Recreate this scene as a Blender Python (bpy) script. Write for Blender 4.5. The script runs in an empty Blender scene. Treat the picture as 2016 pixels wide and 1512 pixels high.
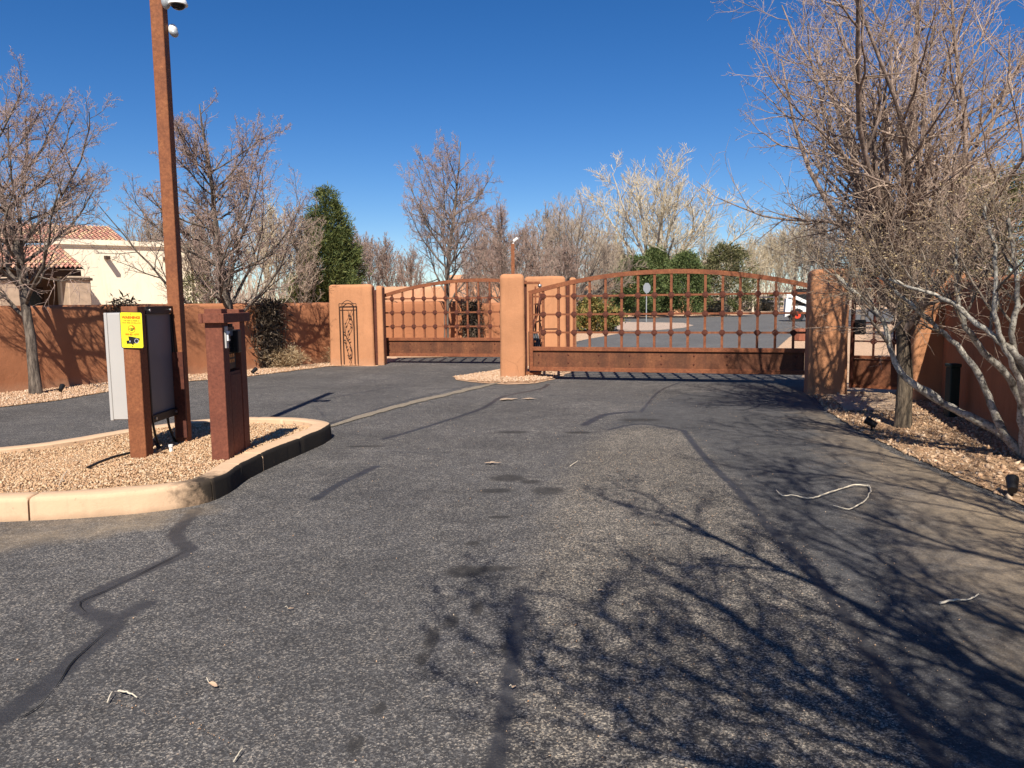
import bpy, bmesh, math, random
import numpy as np
from mathutils import Vector, Matrix, noise as mnoise
R = math.radians
rng = np.random.default_rng(7)
random.seed(7)
scene = bpy.context.scene
COL = scene.collection

# ------------------------------------------------------------------ camera
F, CX, CY, EYE = 1530.0, 1008.0, 756.0, 1.6
PITCH, ROLL = math.atan(166 / 1530), 0.012
_f = Vector((0, math.cos(PITCH), -math.sin(PITCH)))
_u = Vector((0, math.sin(PITCH), math.cos(PITCH)))
_r = Vector((1, 0, 0))
CAMX = (_r * math.cos(ROLL) - _u * math.sin(ROLL)).normalized()
CAMY = (_r * math.sin(ROLL) + _u * math.cos(ROLL)).normalized()
cam = bpy.data.cameras.new('camera')
cam.sensor_width = 36.0
cam.lens = 36.0 * F / 2016.0
cam.clip_start, cam.clip_end = 0.05, 3000
camo = bpy.data.objects.new('camera', cam)
COL.objects.link(camo)
m = Matrix((CAMX, CAMY, -_f)).transposed().to_4x4()
m.translation = (0, 0, EYE)
camo.matrix_world = m
scene.camera = camo

# ------------------------------------------------------------------ sky, sun, exposure
SUN_EL, SUN_AZ = R(46), R(3.2)            # azimuth: shadow swings this far right of +Y
world = bpy.data.worlds.new('World')
scene.world = world
world.use_nodes = True
wn = world.node_tree.nodes
sky = wn.new('ShaderNodeTexSky')
sky.sky_type = 'NISHITA'
sky.sun_disc = False
sky.sun_elevation = SUN_EL
sky.sun_rotation = R(180) + SUN_AZ
sky.altitude = 1600
sky.air_density = 1.0
sky.dust_density = 0.25
sky.ozone_density = 4.0
bg = wn['Background']
bg.inputs['Strength'].default_value = 0.07
hsv = wn.new('ShaderNodeHueSaturation')     # the deep, clear high-desert blue
hsv.inputs['Hue'].default_value = 0.508
hsv.inputs['Saturation'].default_value = 1.30
hsv.inputs['Value'].default_value = 1.0
world.node_tree.links.new(sky.outputs[0], hsv.inputs['Color'])
world.node_tree.links.new(hsv.outputs[0], bg.inputs[0])
sun = bpy.data.lights.new('sun', 'SUN')
sun.energy = 5.0
sun.angle = R(0.53)
sun.color = (1.0, 0.93, 0.82)
suno = bpy.data.objects.new('sun', sun)
COL.objects.link(suno)
sdir = Vector((math.sin(SUN_AZ) * math.cos(SUN_EL), math.cos(SUN_AZ) * math.cos(SUN_EL), -math.sin(SUN_EL)))
suno.rotation_euler = sdir.to_track_quat('-Z', 'Y').to_euler()
suno.location = (-2, -20, 25)
vs = scene.view_settings
vs.view_transform, vs.look, vs.exposure, vs.gamma = 'Standard', 'None', 0.62, 1.0
vs.use_curve_mapping = False

# ------------------------------------------------------------------ helpers
def ray(px, py):
    u, v = (px - CX) / F, (CY - py) / F
    return CAMX * u + CAMY * v + _f
def G(px, py, z=0.0):
    d = ray(px, py)
    t = (z - EYE) / d.z
    return Vector((d.x * t, d.y * t, z))
def AT(px, py, Y):
    d = ray(px, py)
    t = Y / d.y
    return Vector((d.x * t, Y, EYE + d.z * t))

def tag(o, label=None, cat=None, group=None, kind=None):
    if label: o['label'] = label
    if cat: o['category'] = cat
    if group: o['group'] = group
    if kind: o['kind'] = kind
    return o
def thing(name, label, cat, loc=(0, 0, 0), rz=0, group=None, rot=None):
    o = bpy.data.objects.new(name, None)
    COL.objects.link(o)
    o.location = loc
    o.rotation_euler = rot if rot else (0, 0, rz)
    o.empty_display_size = 0.1
    return tag(o, label, cat, group)
def link(name, me, mat=None, parent=None, loc=None, rot=None):
    o = bpy.data.objects.new(name, me)
    COL.objects.link(o)
    if mat is not None:
        mats = mat if isinstance(mat, (list, tuple)) else [mat]
        if not me.materials:
            for k in mats: me.materials.append(k)
    if parent is not None: o.parent = parent
    if loc is not None: o.location = loc
    if rot is not None: o.rotation_euler = rot
    return o
def copy_tree(o, parent=None):
    c = o.copy()
    COL.objects.link(c)
    if parent is not None: c.parent = parent
    for ch in list(o.children):
        copy_tree(ch, c)
    return c

class MB:
    def __init__(s, off=(0, 0, 0)):
        s.bm = bmesh.new(); s.off = Vector(off)
    def box(s, c, size, rz=0, bev=0.0, rot=None, seg=1):
        mat = Matrix.Translation(Vector(c) - s.off) @ (rot.to_matrix().to_4x4() if rot is not None else Matrix.Rotation(rz, 4, 'Z')) @ Matrix.Diagonal((*size, 1))
        g = bmesh.ops.create_cube(s.bm, size=1, matrix=mat)
        if bev > 0:
            es = list({e for v in g['verts'] for e in v.link_edges})
            bmesh.ops.bevel(s.bm, geom=es, offset=bev, segments=seg, profile=0.5, affect='EDGES')
        return s
    def beam(s, p0, p1, w, h, bev=0.0):
        p0, p1 = Vector(p0), Vector(p1)
        d = p1 - p0
        q = d.to_track_quat('X', 'Z')
        return s.box((p0 + p1) / 2, (d.length, w, h), bev=bev, rot=q)
    def cyl(s, p0, p1, r0, r1=None, n=12):
        p0, p1 = Vector(p0) - s.off, Vector(p1) - s.off
        r1 = r0 if r1 is None else r1
        d = p1 - p0
        mat = Matrix.Translation((p0 + p1) / 2) @ d.to_track_quat('Z', 'Y').to_matrix().to_4x4()
        bmesh.ops.create_cone(s.bm, cap_ends=True, segments=n, radius1=r0, radius2=r1, depth=d.length, matrix=mat)
        return s
    def tube(s, pts, r, n=6):
        pts = [Vector(p) - s.off for p in pts]
        rs = r if isinstance(r, (list, tuple)) else [r] * len(pts)
        rings = []
        for i, p in enumerate(pts):
            t = (pts[min(i + 1, len(pts) - 1)] - pts[max(i - 1, 0)]).normalized()
            ref = Vector((0, 0, 1)) if abs(t.z) < 0.9 else Vector((1, 0, 0))
            a = t.cross(ref).normalized(); b = t.cross(a)
            rings.append([s.bm.verts.new(p + (a * math.cos(2 * math.pi * k / n) + b * math.sin(2 * math.pi * k / n)) * rs[i]) for k in range(n)])
        for i in range(len(rings) - 1):
            for k in range(n):
                s.bm.faces.new((rings[i][k], rings[i][(k + 1) % n], rings[i + 1][(k + 1) % n], rings[i + 1][k]))
        s.bm.faces.new(rings[0][::-1]); s.bm.faces.new(rings[-1])
        return s
    def sphere(s, c, r, scale=(1, 1, 1), u=12, v=8):
        bmesh.ops.create_uvsphere(s.bm, u_segments=u, v_segments=v, radius=r, matrix=Matrix.Translation(Vector(c) - s.off) @ Matrix.Diagonal((*scale, 1)))
        return s
    def prism(s, pts, z0, z1):
        a = [s.bm.verts.new(Vector((p[0], p[1], z0)) - s.off) for p in pts]
        b = [s.bm.verts.new(Vector((p[0], p[1], z1)) - s.off) for p in pts]
        n = len(pts)
        s.bm.faces.new(a[::-1]); s.bm.faces.new(b)
        for i in range(n):
            s.bm.faces.new((a[i], a[(i + 1) % n], b[(i + 1) % n], b[i]))
        return s
    def extr(s, pts, v):          # closed 3d outline pushed along v
        v = Vector(v)
        a = [s.bm.verts.new(Vector(p) - s.off) for p in pts]
        b = [s.bm.verts.new(Vector(p) + v - s.off) for p in pts]
        n = len(pts)
        s.bm.faces.new(a[::-1]); s.bm.faces.new(b)
        for i in range(n):
            s.bm.faces.new((a[i], a[(i + 1) % n], b[(i + 1) % n], b[i]))
        return s
    def mesh(s, name, smooth=False):
        bmesh.ops.recalc_face_normals(s.bm, faces=s.bm.faces)
        me = bpy.data.meshes.new(name)
        s.bm.to_mesh(me); s.bm.free()
        if smooth:
            me.shade_smooth()
            me.set_sharp_from_angle(angle=R(40))
        return me
    def part(s, name, mat, parent, smooth=False, **k):
        return link(name, s.mesh(name, smooth), mat, parent, **k)

def np_mesh(name, V, Fc, smooth=False, mat_idx=None):
    """V (n,3); Fc (m,k) k = 3 or 4"""
    V = np.asarray(V, dtype=np.float32); Fc = np.asarray(Fc, dtype=np.int32)
    me = bpy.data.meshes.new(name)
    k = Fc.shape[1]
    me.vertices.add(len(V)); me.vertices.foreach_set('co', V.ravel())
    me.loops.add(Fc.size); me.loops.foreach_set('vertex_index', Fc.ravel())
    me.polygons.add(len(Fc))
    me.polygons.foreach_set('loop_start', np.arange(0, Fc.size, k, dtype=np.int32))
    try: me.polygons.foreach_set('loop_total', np.full(len(Fc), k, dtype=np.int32))
    except Exception: pass
    if smooth: me.polygons.foreach_set('use_smooth', np.ones(len(Fc), dtype=bool))
    me.update(calc_edges=True)
    return me

# ------------------------------------------------------------------ materials
class NT:
    def __init__(s, name):
        s.m = bpy.data.materials.new(name); s.m.use_nodes = True
        s.nt = s.m.node_tree; s.b = s.nt.nodes['Principled BSDF']
        s.b.inputs['Specular IOR Level'].default_value = 0.3
    def n(s, t, **k):
        nd = s.nt.nodes.new(t)
        for a, v in k.items(): setattr(nd, a, v)
        return nd
    def l(s, a, b): s.nt.links.new(a, b)
    def pos(s, kind='Object'):
        if kind == 'World': return s.n('ShaderNodeNewGeometry').outputs['Position']
        return s.n('ShaderNodeTexCoord').outputs[kind]
    def scaled(s, vec, sc):
        mp = s.n('ShaderNodeMapping'); mp.inputs['Scale'].default_value = sc
        s.l(vec, mp.inputs[0]); return mp.outputs[0]
    def noise(s, vec, scale, detail=3, rough=0.55, dist=0.0):
        nd = s.n('ShaderNodeTexNoise'); nd.inputs['Scale'].default_value = scale
        nd.inputs['Detail'].default_value = detail; nd.inputs['Roughness'].default_value = rough
        nd.inputs['Distortion'].default_value = dist
        s.l(vec, nd.inputs['Vector']); return nd.outputs['Fac']
    def voro(s, vec, scale, out='Color', feature='F1'):
        nd = s.n('ShaderNodeTexVoronoi', feature=feature); nd.inputs['Scale'].default_value = scale
        s.l(vec, nd.inputs['Vector']); return nd.outputs[out]
    def ramp(s, fac, stops, interp='LINEAR'):
        nd = s.n('ShaderNodeValToRGB'); cr = nd.color_ramp; cr.interpolation = interp
        while len(cr.elements) < len(stops): cr.elements.new(0.5)
        for e, (p, c) in zip(cr.elements, stops):
            e.position = p
            e.color = (c, c, c, 1) if isinstance(c, (int, float)) else (*c, 1)
        s.l(fac, nd.inputs[0]); return nd.outputs[0]
    def mix(s, fac, a, b, mode='MIX'):
        nd = s.n('ShaderNodeMix', data_type='RGBA', blend_type=mode)
        for sock, v in ((nd.inputs[0], fac), (nd.inputs[6], a), (nd.inputs[7], b)):
            if isinstance(v, (int, float)): sock.default_value = v
            elif isinstance(v, tuple): sock.default_value = (*v, 1)
            else: s.l(v, sock)
        return nd.outputs[2]
    def math(s, op, a, b=None, c=None):
        nd = s.n('ShaderNodeMath', operation=op)
        for sock, v in zip(nd.inputs, (a, b, c)):
            if v is None: continue
            if isinstance(v, (int, float)): sock.default_value = v
            else: s.l(v, sock)
        return nd.outputs[0]
    def bump(s, h, strength=0.3, dist=0.01):
        nd = s.n('ShaderNodeBump'); nd.inputs['Strength'].default_value = strength
        nd.inputs['Distance'].default_value = dist
        s.l(h, nd.inputs['Height']); s.l(nd.outputs[0], s.b.inputs['Normal'])
    def out(s, col=None, rough=0.8, metal=0.0):
        if col is not None:
            if isinstance(col, tuple): s.b.inputs['Base Color'].default_value = (*col, 1)
            else: s.l(col, s.b.inputs['Base Color'])
        if isinstance(rough, (int, float)): s.b.inputs['Roughness'].default_value = rough
        else: s.l(rough, s.b.inputs['Roughness'])
        s.b.inputs['Metallic'].default_value = metal
        return s.m

def m_plain(name, col, rough=0.7, metal=0.0, var=0.15, scale=12):
    t = NT(name); p = t.pos()
    f = t.noise(p, scale, 4)
    c = t.mix(f, tuple(x * (1 - var) for x in col), tuple(min(1, x * (1 + var)) for x in col))
    return t.out(c, rough, metal)

def m_stucco(name, col, var=0.17):
    t = NT(name); p = t.pos('World')
    big = t.noise(p, 0.9, 5, 0.6)
    c = t.mix(t.ramp(big, [(0.3, 0.0), (0.7, 1.0)]), tuple(x * (1 - var) for x in col), tuple(x * (1 + var) for x in col))
    st = t.noise(t.scaled(p, (3, 3, 0.45)), 2.2, 5, 0.65)
    c = t.mix(t.ramp(st, [(0.48, 0.0), (0.78, 0.5)]), c, tuple(x * 0.66 for x in col))
    vd = t.n('ShaderNodeTexVoronoi', feature='DISTANCE_TO_EDGE'); vd.inputs['Scale'].default_value = 0.9
    wv = t.n('ShaderNodeTexNoise'); wv.inputs['Scale'].default_value = 2.5; wv.inputs['Detail'].default_value = 5; t.l(p, wv.inputs['Vector'])
    t.l(t.mix(0.35, p, wv.outputs['Color'], 'ADD'), vd.inputs['Vector'])
    hair = t.math('MULTIPLY', t.ramp(vd.outputs['Distance'], [(0.0, 0.55), (0.006, 0.0)]), t.ramp(t.noise(p, 0.8, 3), [(0.5, 0.0), (0.6, 1.0)]))
    c = t.mix(hair, c, tuple(x * 0.4 for x in col))
    # splash dirt close to the ground: dust thrown up by rain
    xyz = t.n('ShaderNodeSeparateXYZ'); t.l(p, xyz.inputs[0])
    zz = t.math('ADD', xyz.outputs[2], t.math('MULTIPLY', t.noise(p, 5, 3), 0.25))
    c = t.mix(t.ramp(zz, [(0.12, 0.45), (0.34, 0.0)]), c, (0.40, 0.27, 0.18))
    fine = t.noise(p, 90, 4, 0.7)
    c = t.mix(0.18, c, t.ramp(fine, [(0.3, tuple(x * 0.55 for x in col)), (0.7, tuple(min(1, x * 1.35) for x in col))]))
    t.bump(t.math('ADD', t.math('MULTIPLY', fine, 0.5), t.noise(p, 9, 5, 0.65)), 0.6, 0.014)
    return t.out(c, 0.92)

def m_rust(name, base, hi, lo, streak=False, rough=0.75):
    t = NT(name); p = t.pos('Object')
    a = t.noise(p, 3.5, 6, 0.65)
    b = t.noise(p, 38, 5, 0.7)
    c = t.ramp(a, [(0.3, lo), (0.5, base), (0.72, hi)])
    c = t.mix(t.ramp(b, [(0.38, 0.55), (0.62, 0.0)]), c, tuple(x * 0.55 for x in lo))
    c = t.mix(t.ramp(t.noise(p, 17, 3), [(0.58, 0.0), (0.75, 0.5)]), c, tuple(min(1, x * 1.25) for x in hi))
    if streak:
        s1 = t.noise(t.scaled(p, (1.6, 1.6, 0.10)), 2.2, 4, 0.55)
        c = t.mix(t.ramp(s1, [(0.38, 0.5), (0.6, 0.0)]), c, (0.045, 0.022, 0.014))
    t.bump(b, 0.15, 0.004)
    return t.out(c, t.ramp(a, [(0.3, rough - 0.12), (0.7, rough + 0.12)]))

def m_asphalt(name, dark, mid, light, p_light=0.2, cell=95, tone=0.3, zones=False):
    """speckled asphalt; with zones, mesh attributes say how far inside the worn / sealed / sandy areas a point lies"""
    t = NT(name); p = t.pos('World')
    vo = t.n('ShaderNodeTexVoronoi', feature='F1'); vo.inputs['Scale'].default_value = cell
    t.l(p, vo.inputs['Vector'])
    sep = t.n('ShaderNodeSeparateColor'); t.l(vo.outputs['Color'], sep.inputs[0])
    vo2 = t.n('ShaderNodeTexVoronoi', feature='F1'); vo2.inputs['Scale'].default_value = cell * 2.3
    t.l(p, vo2.inputs['Vector'])
    s2 = t.n('ShaderNodeSeparateColor'); t.l(vo2.outputs['Color'], s2.inputs[0])
    patch = t.noise(p, 2.3, 6, 0.65)
    def layer(dk, md, lt, q, infl):
        thr = t.math('ADD', t.math('ADD', t.math('MULTIPLY', sep.outputs[0], 0.66), t.math('MULTIPLY', s2.outputs[0], 0.34)), t.math('MULTIPLY', t.math('SUBTRACT', patch, 0.5), infl))
        k = 1.0 - q
        c = t.ramp(thr, [(0.0, tuple(x * 0.6 for x in dk)), (0.22, dk), (k * 0.66, dk), (k * 0.84, md), (k, md), (min(0.99, k + 0.16), lt)])
        return t.mix(t.math('MULTIPLY', sep.outputs[1], 0.32), c, t.mix(1.0, c, (1.22, 0.98, 0.74), 'MULTIPLY'))
    c = layer(dark, mid, light, p_light, 0.30)
    if zones:
        def zone(att, width, nsc, namp):
            a = t.n('ShaderNodeAttribute', attribute_name=att)
            v = t.math('ADD', a.outputs['Fac'], t.math('MULTIPLY', t.math('SUBTRACT', t.noise(p, nsc, 7, 0.7), 0.5), namp))
            return t.ramp(v, [(0.5 - width, 0.0), (0.5 + width, 1.0)])
        smooth = layer((0.064, 0.064, 0.067), (0.098, 0.097, 0.099), (0.21, 0.20, 0.18), 0.17, 0.2)
        worn = layer((0.056, 0.053, 0.051), (0.15, 0.14, 0.128), (0.42, 0.365, 0.29), 0.32, 0.32)
        c = t.mix(zone('smooth', 0.06, 6, 0.22), c, smooth)
        c = t.mix(zone('worn', 0.20, 5, 0.6), c, worn)
        c = t.mix(t.math('MULTIPLY', zone('oil', 0.16, 14, 0.5), 0.8), c, (0.030, 0.027, 0.025))
        c = t.mix(t.math('MULTIPLY', zone('seal', 0.10, 13, 0.60), 0.90), c, t.mix(t.noise(p, 25, 4), (0.032, 0.031, 0.033), (0.052, 0.051, 0.053)))
        dz = t.math('MULTIPLY', zone('sandy', 0.30, 3.0, 0.9), t.ramp(t.noise(p, 70, 4, 0.7), [(0.35, 0.45), (0.6, 1.0)]))
        c = t.mix(dz, c, t.mix(t.noise(p, 9, 4), (0.27, 0.205, 0.135), (0.36, 0.27, 0.175)))
    low = t.noise(p, 0.5, 6, 0.65)
    c = t.mix(1.0, c, t.ramp(low, [(0.25, 1.0 - tone), (0.75, 1.0 + tone * 0.6)]), 'MULTIPLY')
    mott = t.noise(p, 7, 5, 0.7)
    c = t.mix(1.0, c, t.ramp(mott, [(0.28, 0.70), (0.72, 1.22)]), 'MULTIPLY')
    wheel = t.noise(t.scaled(p, (1.0, 0.12, 1)), 1.1, 3)
    c = t.mix(t.ramp(wheel, [(0.5, 0.0), (0.72, 0.22)]), c, dark)
    t.bump(t.math('ADD', vo.outputs['Distance'], t.math('MULTIPLY', s2.outputs[1], 0.3)), 0.5, 0.005)
    return t.out(c, t.math('SUBTRACT', 0.9, t.math('MULTIPLY', zone('seal', 0.10, 11, 0.35), 0.35)) if zones else 0.9)

def m_gravel(name, cols, rough=0.85):
    t = NT(name)
    g = t.n('ShaderNodeNewGeometry')
    st = [(i / len(cols), c) for i, c in enumerate(cols)]
    c = t.ramp(g.outputs['Random Per Island'], st, 'CONSTANT')
    f = t.noise(g.outputs['Position'], 160, 3)
    c = t.mix(t.math('MULTIPLY', f, 0.5), c, t.mix(1.0, c, (0.6, 0.55, 0.5), 'MULTIPLY'))
    return t.out(c, rough)

def m_sand(name, a, b, cell=70):
    t = NT(name); p = t.pos('World')
    f = t.noise(p, 2.0, 6, 0.65)
    c = t.mix(f, a, b)
    v = t.n('ShaderNodeSeparateColor'); t.l(t.voro(p, cell), v.inputs[0])
    c = t.mix(1.0, c, t.ramp(v.outputs[0], [(0.0, 0.55), (0.5, 1.0), (1.0, 1.25)]), 'MULTIPLY')
    t.bump(v.outputs[1], 0.6, 0.012)
    return t.out(c, 0.95)

def m_bark(name, a, b, sc=14, zs=0.22):
    t = NT(name); p = t.pos('Object')
    f = t.noise(t.scaled(p, (1, 1, zs)), sc, 6, 0.7)
    c = t.ramp(f, [(0.40, a), (0.60, b)])
    t.bump(f, 1.0, 0.035)
    return t.out(c, 0.95)
def m_lichen(name, a, b, d):
    t = NT(name); p = t.pos('Object')
    f = t.noise(p, 9, 6, 0.7)
    c = t.ramp(f, [(0.36, d), (0.47, a), (0.68, b)])
    c = t.mix(t.ramp(t.noise(p, 38, 5, 0.7), [(0.52, 0.0), (0.62, 0.85)]), c, d)
    t.bump(t.noise(p, 40, 5), 0.6, 0.01)
    return t.out(c, 0.95)
def m_twig(name, a, b):
    t = NT(name)
    g = t.n('ShaderNodeNewGeometry')
    c = t.mix(g.outputs['Random Per Island'], a, b)
    return t.out(c, 0.85)
def m_leaf(name, a, b, c3):
    t = NT(name)
    g = t.n('ShaderNodeNewGeometry')
    c = t.ramp(g.outputs['Random Per Island'], [(0.0, a), (0.55, b), (1.0, c3)])
    t.b.inputs['Subsurface Weight'].default_value = 0.0
    return t.out(c, 0.7)

M = {}
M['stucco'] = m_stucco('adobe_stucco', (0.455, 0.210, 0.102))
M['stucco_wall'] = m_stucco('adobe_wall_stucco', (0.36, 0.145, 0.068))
M['porch_wall'] = m_stucco('shaded_porch_stucco', (0.16, 0.095, 0.06), 0.1)  # shade under the porch roof is put into this dark brown
M['house_adobe'] = m_stucco('house_adobe_stucco', (0.50, 0.26, 0.15))
M['cream'] = m_stucco('cream_stucco', (0.84, 0.73, 0.56), 0.03)
M['rust'] = m_rust('rusty_steel', (0.26, 0.092, 0.038), (0.33, 0.13, 0.053), (0.18, 0.060, 0.026))
M['rust_gate'] = m_rust('rusty_gate_steel', (0.25, 0.085, 0.037), (0.31, 0.12, 0.052), (0.17, 0.054, 0.025))
M['rust_plate'] = m_rust('rusty_plate', (0.19, 0.070, 0.032), (0.25, 0.10, 0.045), (0.13, 0.045, 0.022), True)
M['rust_dark'] = m_rust('dark_rusty_steel', (0.10, 0.030, 0.018), (0.15, 0.046, 0.026), (0.065, 0.020, 0.013))
M['rust_kiosk'] = m_rust('red_brown_steel', (0.19, 0.060, 0.034), (0.245, 0.085, 0.048), (0.14, 0.043, 0.026))
M['iron'] = m_plain('black_iron', (0.035, 0.018, 0.013), 0.6)
M['black'] = m_plain('black_plastic', (0.012, 0.012, 0.013), 0.45)
M['blackbar'] = m_plain('black_painted_steel', (0.022, 0.016, 0.015), 0.5)
M['grey_panel'] = m_plain('grey_sheet_metal', (0.16, 0.165, 0.18), 0.42, 0.0, 0.2, 3)
M['white_metal'] = m_plain('off_white_sheet_metal', (0.43, 0.41, 0.385), 0.45, 0.0, 0.06, 4)
M['white'] = m_plain('white_paint', (0.78, 0.77, 0.74), 0.45, 0.0, 0.05)
M['chrome'] = m_plain('zinc_bolt', (0.45, 0.45, 0.45), 0.35, 0.8)
M['galv'] = m_plain('galvanised_steel', (0.38, 0.40, 0.41), 0.45, 0.3)
M['glass_dark'] = m_plain('smoked_dome', (0.01, 0.01, 0.012), 0.08, 0.0)
M['yellow'] = m_plain('yellow_sign_face', (0.82, 0.70, 0.03), 0.4, 0.0, 0.04)
M['orange_ink'] = m_plain('orange_ink', (0.68, 0.13, 0.01), 0.5, 0.0, 0.03)
M['brown_ink'] = m_plain('brown_ink', (0.30, 0.17, 0.03), 0.5, 0.0, 0.03)
M['black_ink'] = m_plain('black_ink', (0.015, 0.014, 0.013), 0.5, 0.0, 0.03)
M['pale_ink'] = m_plain('pale_ink', (0.6, 0.6, 0.66), 0.5, 0.0, 0.03)
M['asphalt'] = m_asphalt('old_asphalt', (0.054, 0.053, 0.055), (0.125, 0.122, 0.121), (0.36, 0.325, 0.28), 0.26, 120, 0.36, True)
M['asphalt_far'] = m_asphalt('grey_street_asphalt', (0.105, 0.105, 0.107), (0.15, 0.148, 0.147), (0.26, 0.245, 0.22), 0.16, 60, 0.25)
M['seal'] = m_plain('crack_sealant', (0.037, 0.037, 0.039), 0.7, 0.0, 0.2, 20)
M['stain'] = m_plain('oil_stain', (0.026, 0.024, 0.022), 0.6, 0.0, 0.3, 30)
M['crack'] = m_plain('open_crack', (0.006, 0.006, 0.006), 0.9, 0.0, 0.1, 20)
M['seam'] = m_sand('sandy_seam', (0.29, 0.235, 0.17), (0.20, 0.17, 0.13), 120)
M['sand'] = m_sand('desert_sand', (0.60, 0.40, 0.26), (0.50, 0.33, 0.21))
M['sand_pink'] = m_sand('pink_gravel', (0.48, 0.36, 0.28), (0.40, 0.30, 0.235), 30)
M['litter_bed'] = m_sand('gritty_bed', (0.42, 0.27, 0.155), (0.30, 0.19, 0.11), 60)
M['concrete_tan'] = m_sand('tan_concrete', (0.56, 0.41, 0.28), (0.50, 0.36, 0.25), 200)
M['stones'] = m_gravel('tan_stones', [(0.56, 0.37, 0.215), (0.61, 0.43, 0.265), (0.48, 0.285, 0.155), (0.66, 0.51, 0.35), (0.53, 0.325, 0.185), (0.42, 0.265, 0.16), (0.60, 0.405, 0.235)])
M['stones_strip'] = m_gravel('verge_stones', [(0.54, 0.36, 0.23), (0.60, 0.42, 0.28), (0.44, 0.27, 0.165), (0.66, 0.50, 0.36), (0.50, 0.32, 0.20)])
M['litter'] = m_gravel('bark_litter', [(0.52, 0.34, 0.21), (0.36, 0.22, 0.13), (0.60, 0.42, 0.27), (0.30, 0.185, 0.11), (0.56, 0.37, 0.23), (0.66, 0.50, 0.35)])
M['bark'] = m_bark('dark_furrowed_bark', (0.055, 0.042, 0.034), (0.20, 0.16, 0.125))
M['bark_mid'] = m_bark('grey_bark', (0.10, 0.082, 0.068), (0.24, 0.195, 0.155))
M['limb'] = m_bark('pinkish_limb_bark', (0.13, 0.095, 0.075), (0.38, 0.28, 0.225), 16, 0.2)
M['bark_near'] = m_bark('dark_bark_near', (0.045, 0.036, 0.028), (0.17, 0.13, 0.09), 18, 0.16)
M['twig'] = m_twig('pear_twigs', (0.26, 0.18, 0.145), (0.46, 0.335, 0.275))
M['twig_near'] = m_twig('near_twigs', (0.24, 0.17, 0.125), (0.46, 0.35, 0.27))
M['branch'] = m_bark('grey_brown_branch', (0.13, 0.10, 0.075), (0.30, 0.25, 0.20), 20, 0.3)
M['twig_stem'] = m_twig('brown_grey_twigs', (0.17, 0.12, 0.085), (0.36, 0.28, 0.21))
M['olive_twig'] = m_twig('olive_brown_twigs', (0.13, 0.095, 0.055), (0.30, 0.235, 0.15))
M['bud'] = m_twig('reddish_buds', (0.26, 0.16, 0.13), (0.44, 0.31, 0.255))
M['cotton_bark'] = m_bark('pale_cottonwood_bark', (0.30, 0.26, 0.20), (0.56, 0.50, 0.41), 5, 0.3)
M['cotton_twig'] = m_twig('straw_twigs', (0.42, 0.34, 0.22), (0.62, 0.53, 0.38))
M['grey_twig'] = m_twig('grey_tan_twigs', (0.28, 0.21, 0.16), (0.44, 0.35, 0.27))
M['lichen'] = m_lichen('pale_lichen_bark', (0.34, 0.31, 0.26), (0.55, 0.51, 0.44), (0.10, 0.085, 0.065))
M['dry_leaf'] = m_leaf('dry_seed_leaves', (0.22, 0.15, 0.075), (0.34, 0.25, 0.13), (0.46, 0.36, 0.21))
M['pine'] = m_leaf('pine_needles', (0.035, 0.055, 0.016), (0.075, 0.095, 0.026), (0.17, 0.18, 0.05))
M['juniper'] = m_leaf('juniper_foliage', (0.045, 0.070, 0.020), (0.088, 0.12, 0.036), (0.17, 0.19, 0.065))
M['olive'] = m_leaf('olive_foliage', (0.07, 0.075, 0.026), (0.12, 0.115, 0.045), (0.20, 0.175, 0.085))
M['sage'] = m_leaf('sage_foliage', (0.17, 0.15, 0.10), (0.27, 0.24, 0.17), (0.38, 0.34, 0.25))
M['hedge'] = m_leaf('yellow_green_leaves', (0.06, 0.075, 0.018), (0.16, 0.14, 0.035), (0.32, 0.20, 0.07))
M['lime'] = m_leaf('fresh_green_leaves', (0.15, 0.19, 0.03), (0.24, 0.27, 0.055), (0.32, 0.32, 0.09))
M['straw'] = m_leaf('dry_grass', (0.26, 0.17, 0.085), (0.40, 0.29, 0.16), (0.52, 0.40, 0.25))
M['vine_dark'] = m_leaf('dead_vine', (0.035, 0.024, 0.016), (0.075, 0.052, 0.034), (0.20, 0.15, 0.10))
M['red_rim'] = m_plain('red_wheel_rim', (0.62, 0.06, 0.025), 0.5)
M['tyre'] = m_plain('black_tyre', (0.02, 0.02, 0.021), 0.85)
M['red_rock'] = m_plain('red_sandstone', (0.26, 0.095, 0.055), 0.9, 0.0, 0.4, 6)
M['green_box'] = m_plain('green_enamel', (0.022, 0.040, 0.034), 0.5)
M['window'] = m_plain('dark_window_glass', (0.02, 0.024, 0.028), 0.1)
M['wood_dark'] = m_plain('dark_timber', (0.05, 0.028, 0.018), 0.8)
M['fence_white'] = m_plain('weathered_white_rail', (0.62, 0.55, 0.47), 0.8)
M['dry_wood'] = m_plain('bleached_twig', (0.60, 0.52, 0.40), 0.8, 0.0, 0.2)
M['leaf_tan'] = m_plain('tan_dead_leaf', (0.52, 0.36, 0.24), 0.8, 0.0, 0.2)
M['bed_stone'] = m_plain('stone_pier', (0.42, 0.31, 0.22), 0.9, 0.0, 0.35, 5)
M['tile_cell'] = m_gravel('clay_roof_tiles', [(0.52, 0.26, 0.18), (0.60, 0.35, 0.245), (0.66, 0.46, 0.27), (0.46, 0.205, 0.155), (0.62, 0.40, 0.25), (0.50, 0.25, 0.185), (0.57, 0.31, 0.22)])

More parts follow.
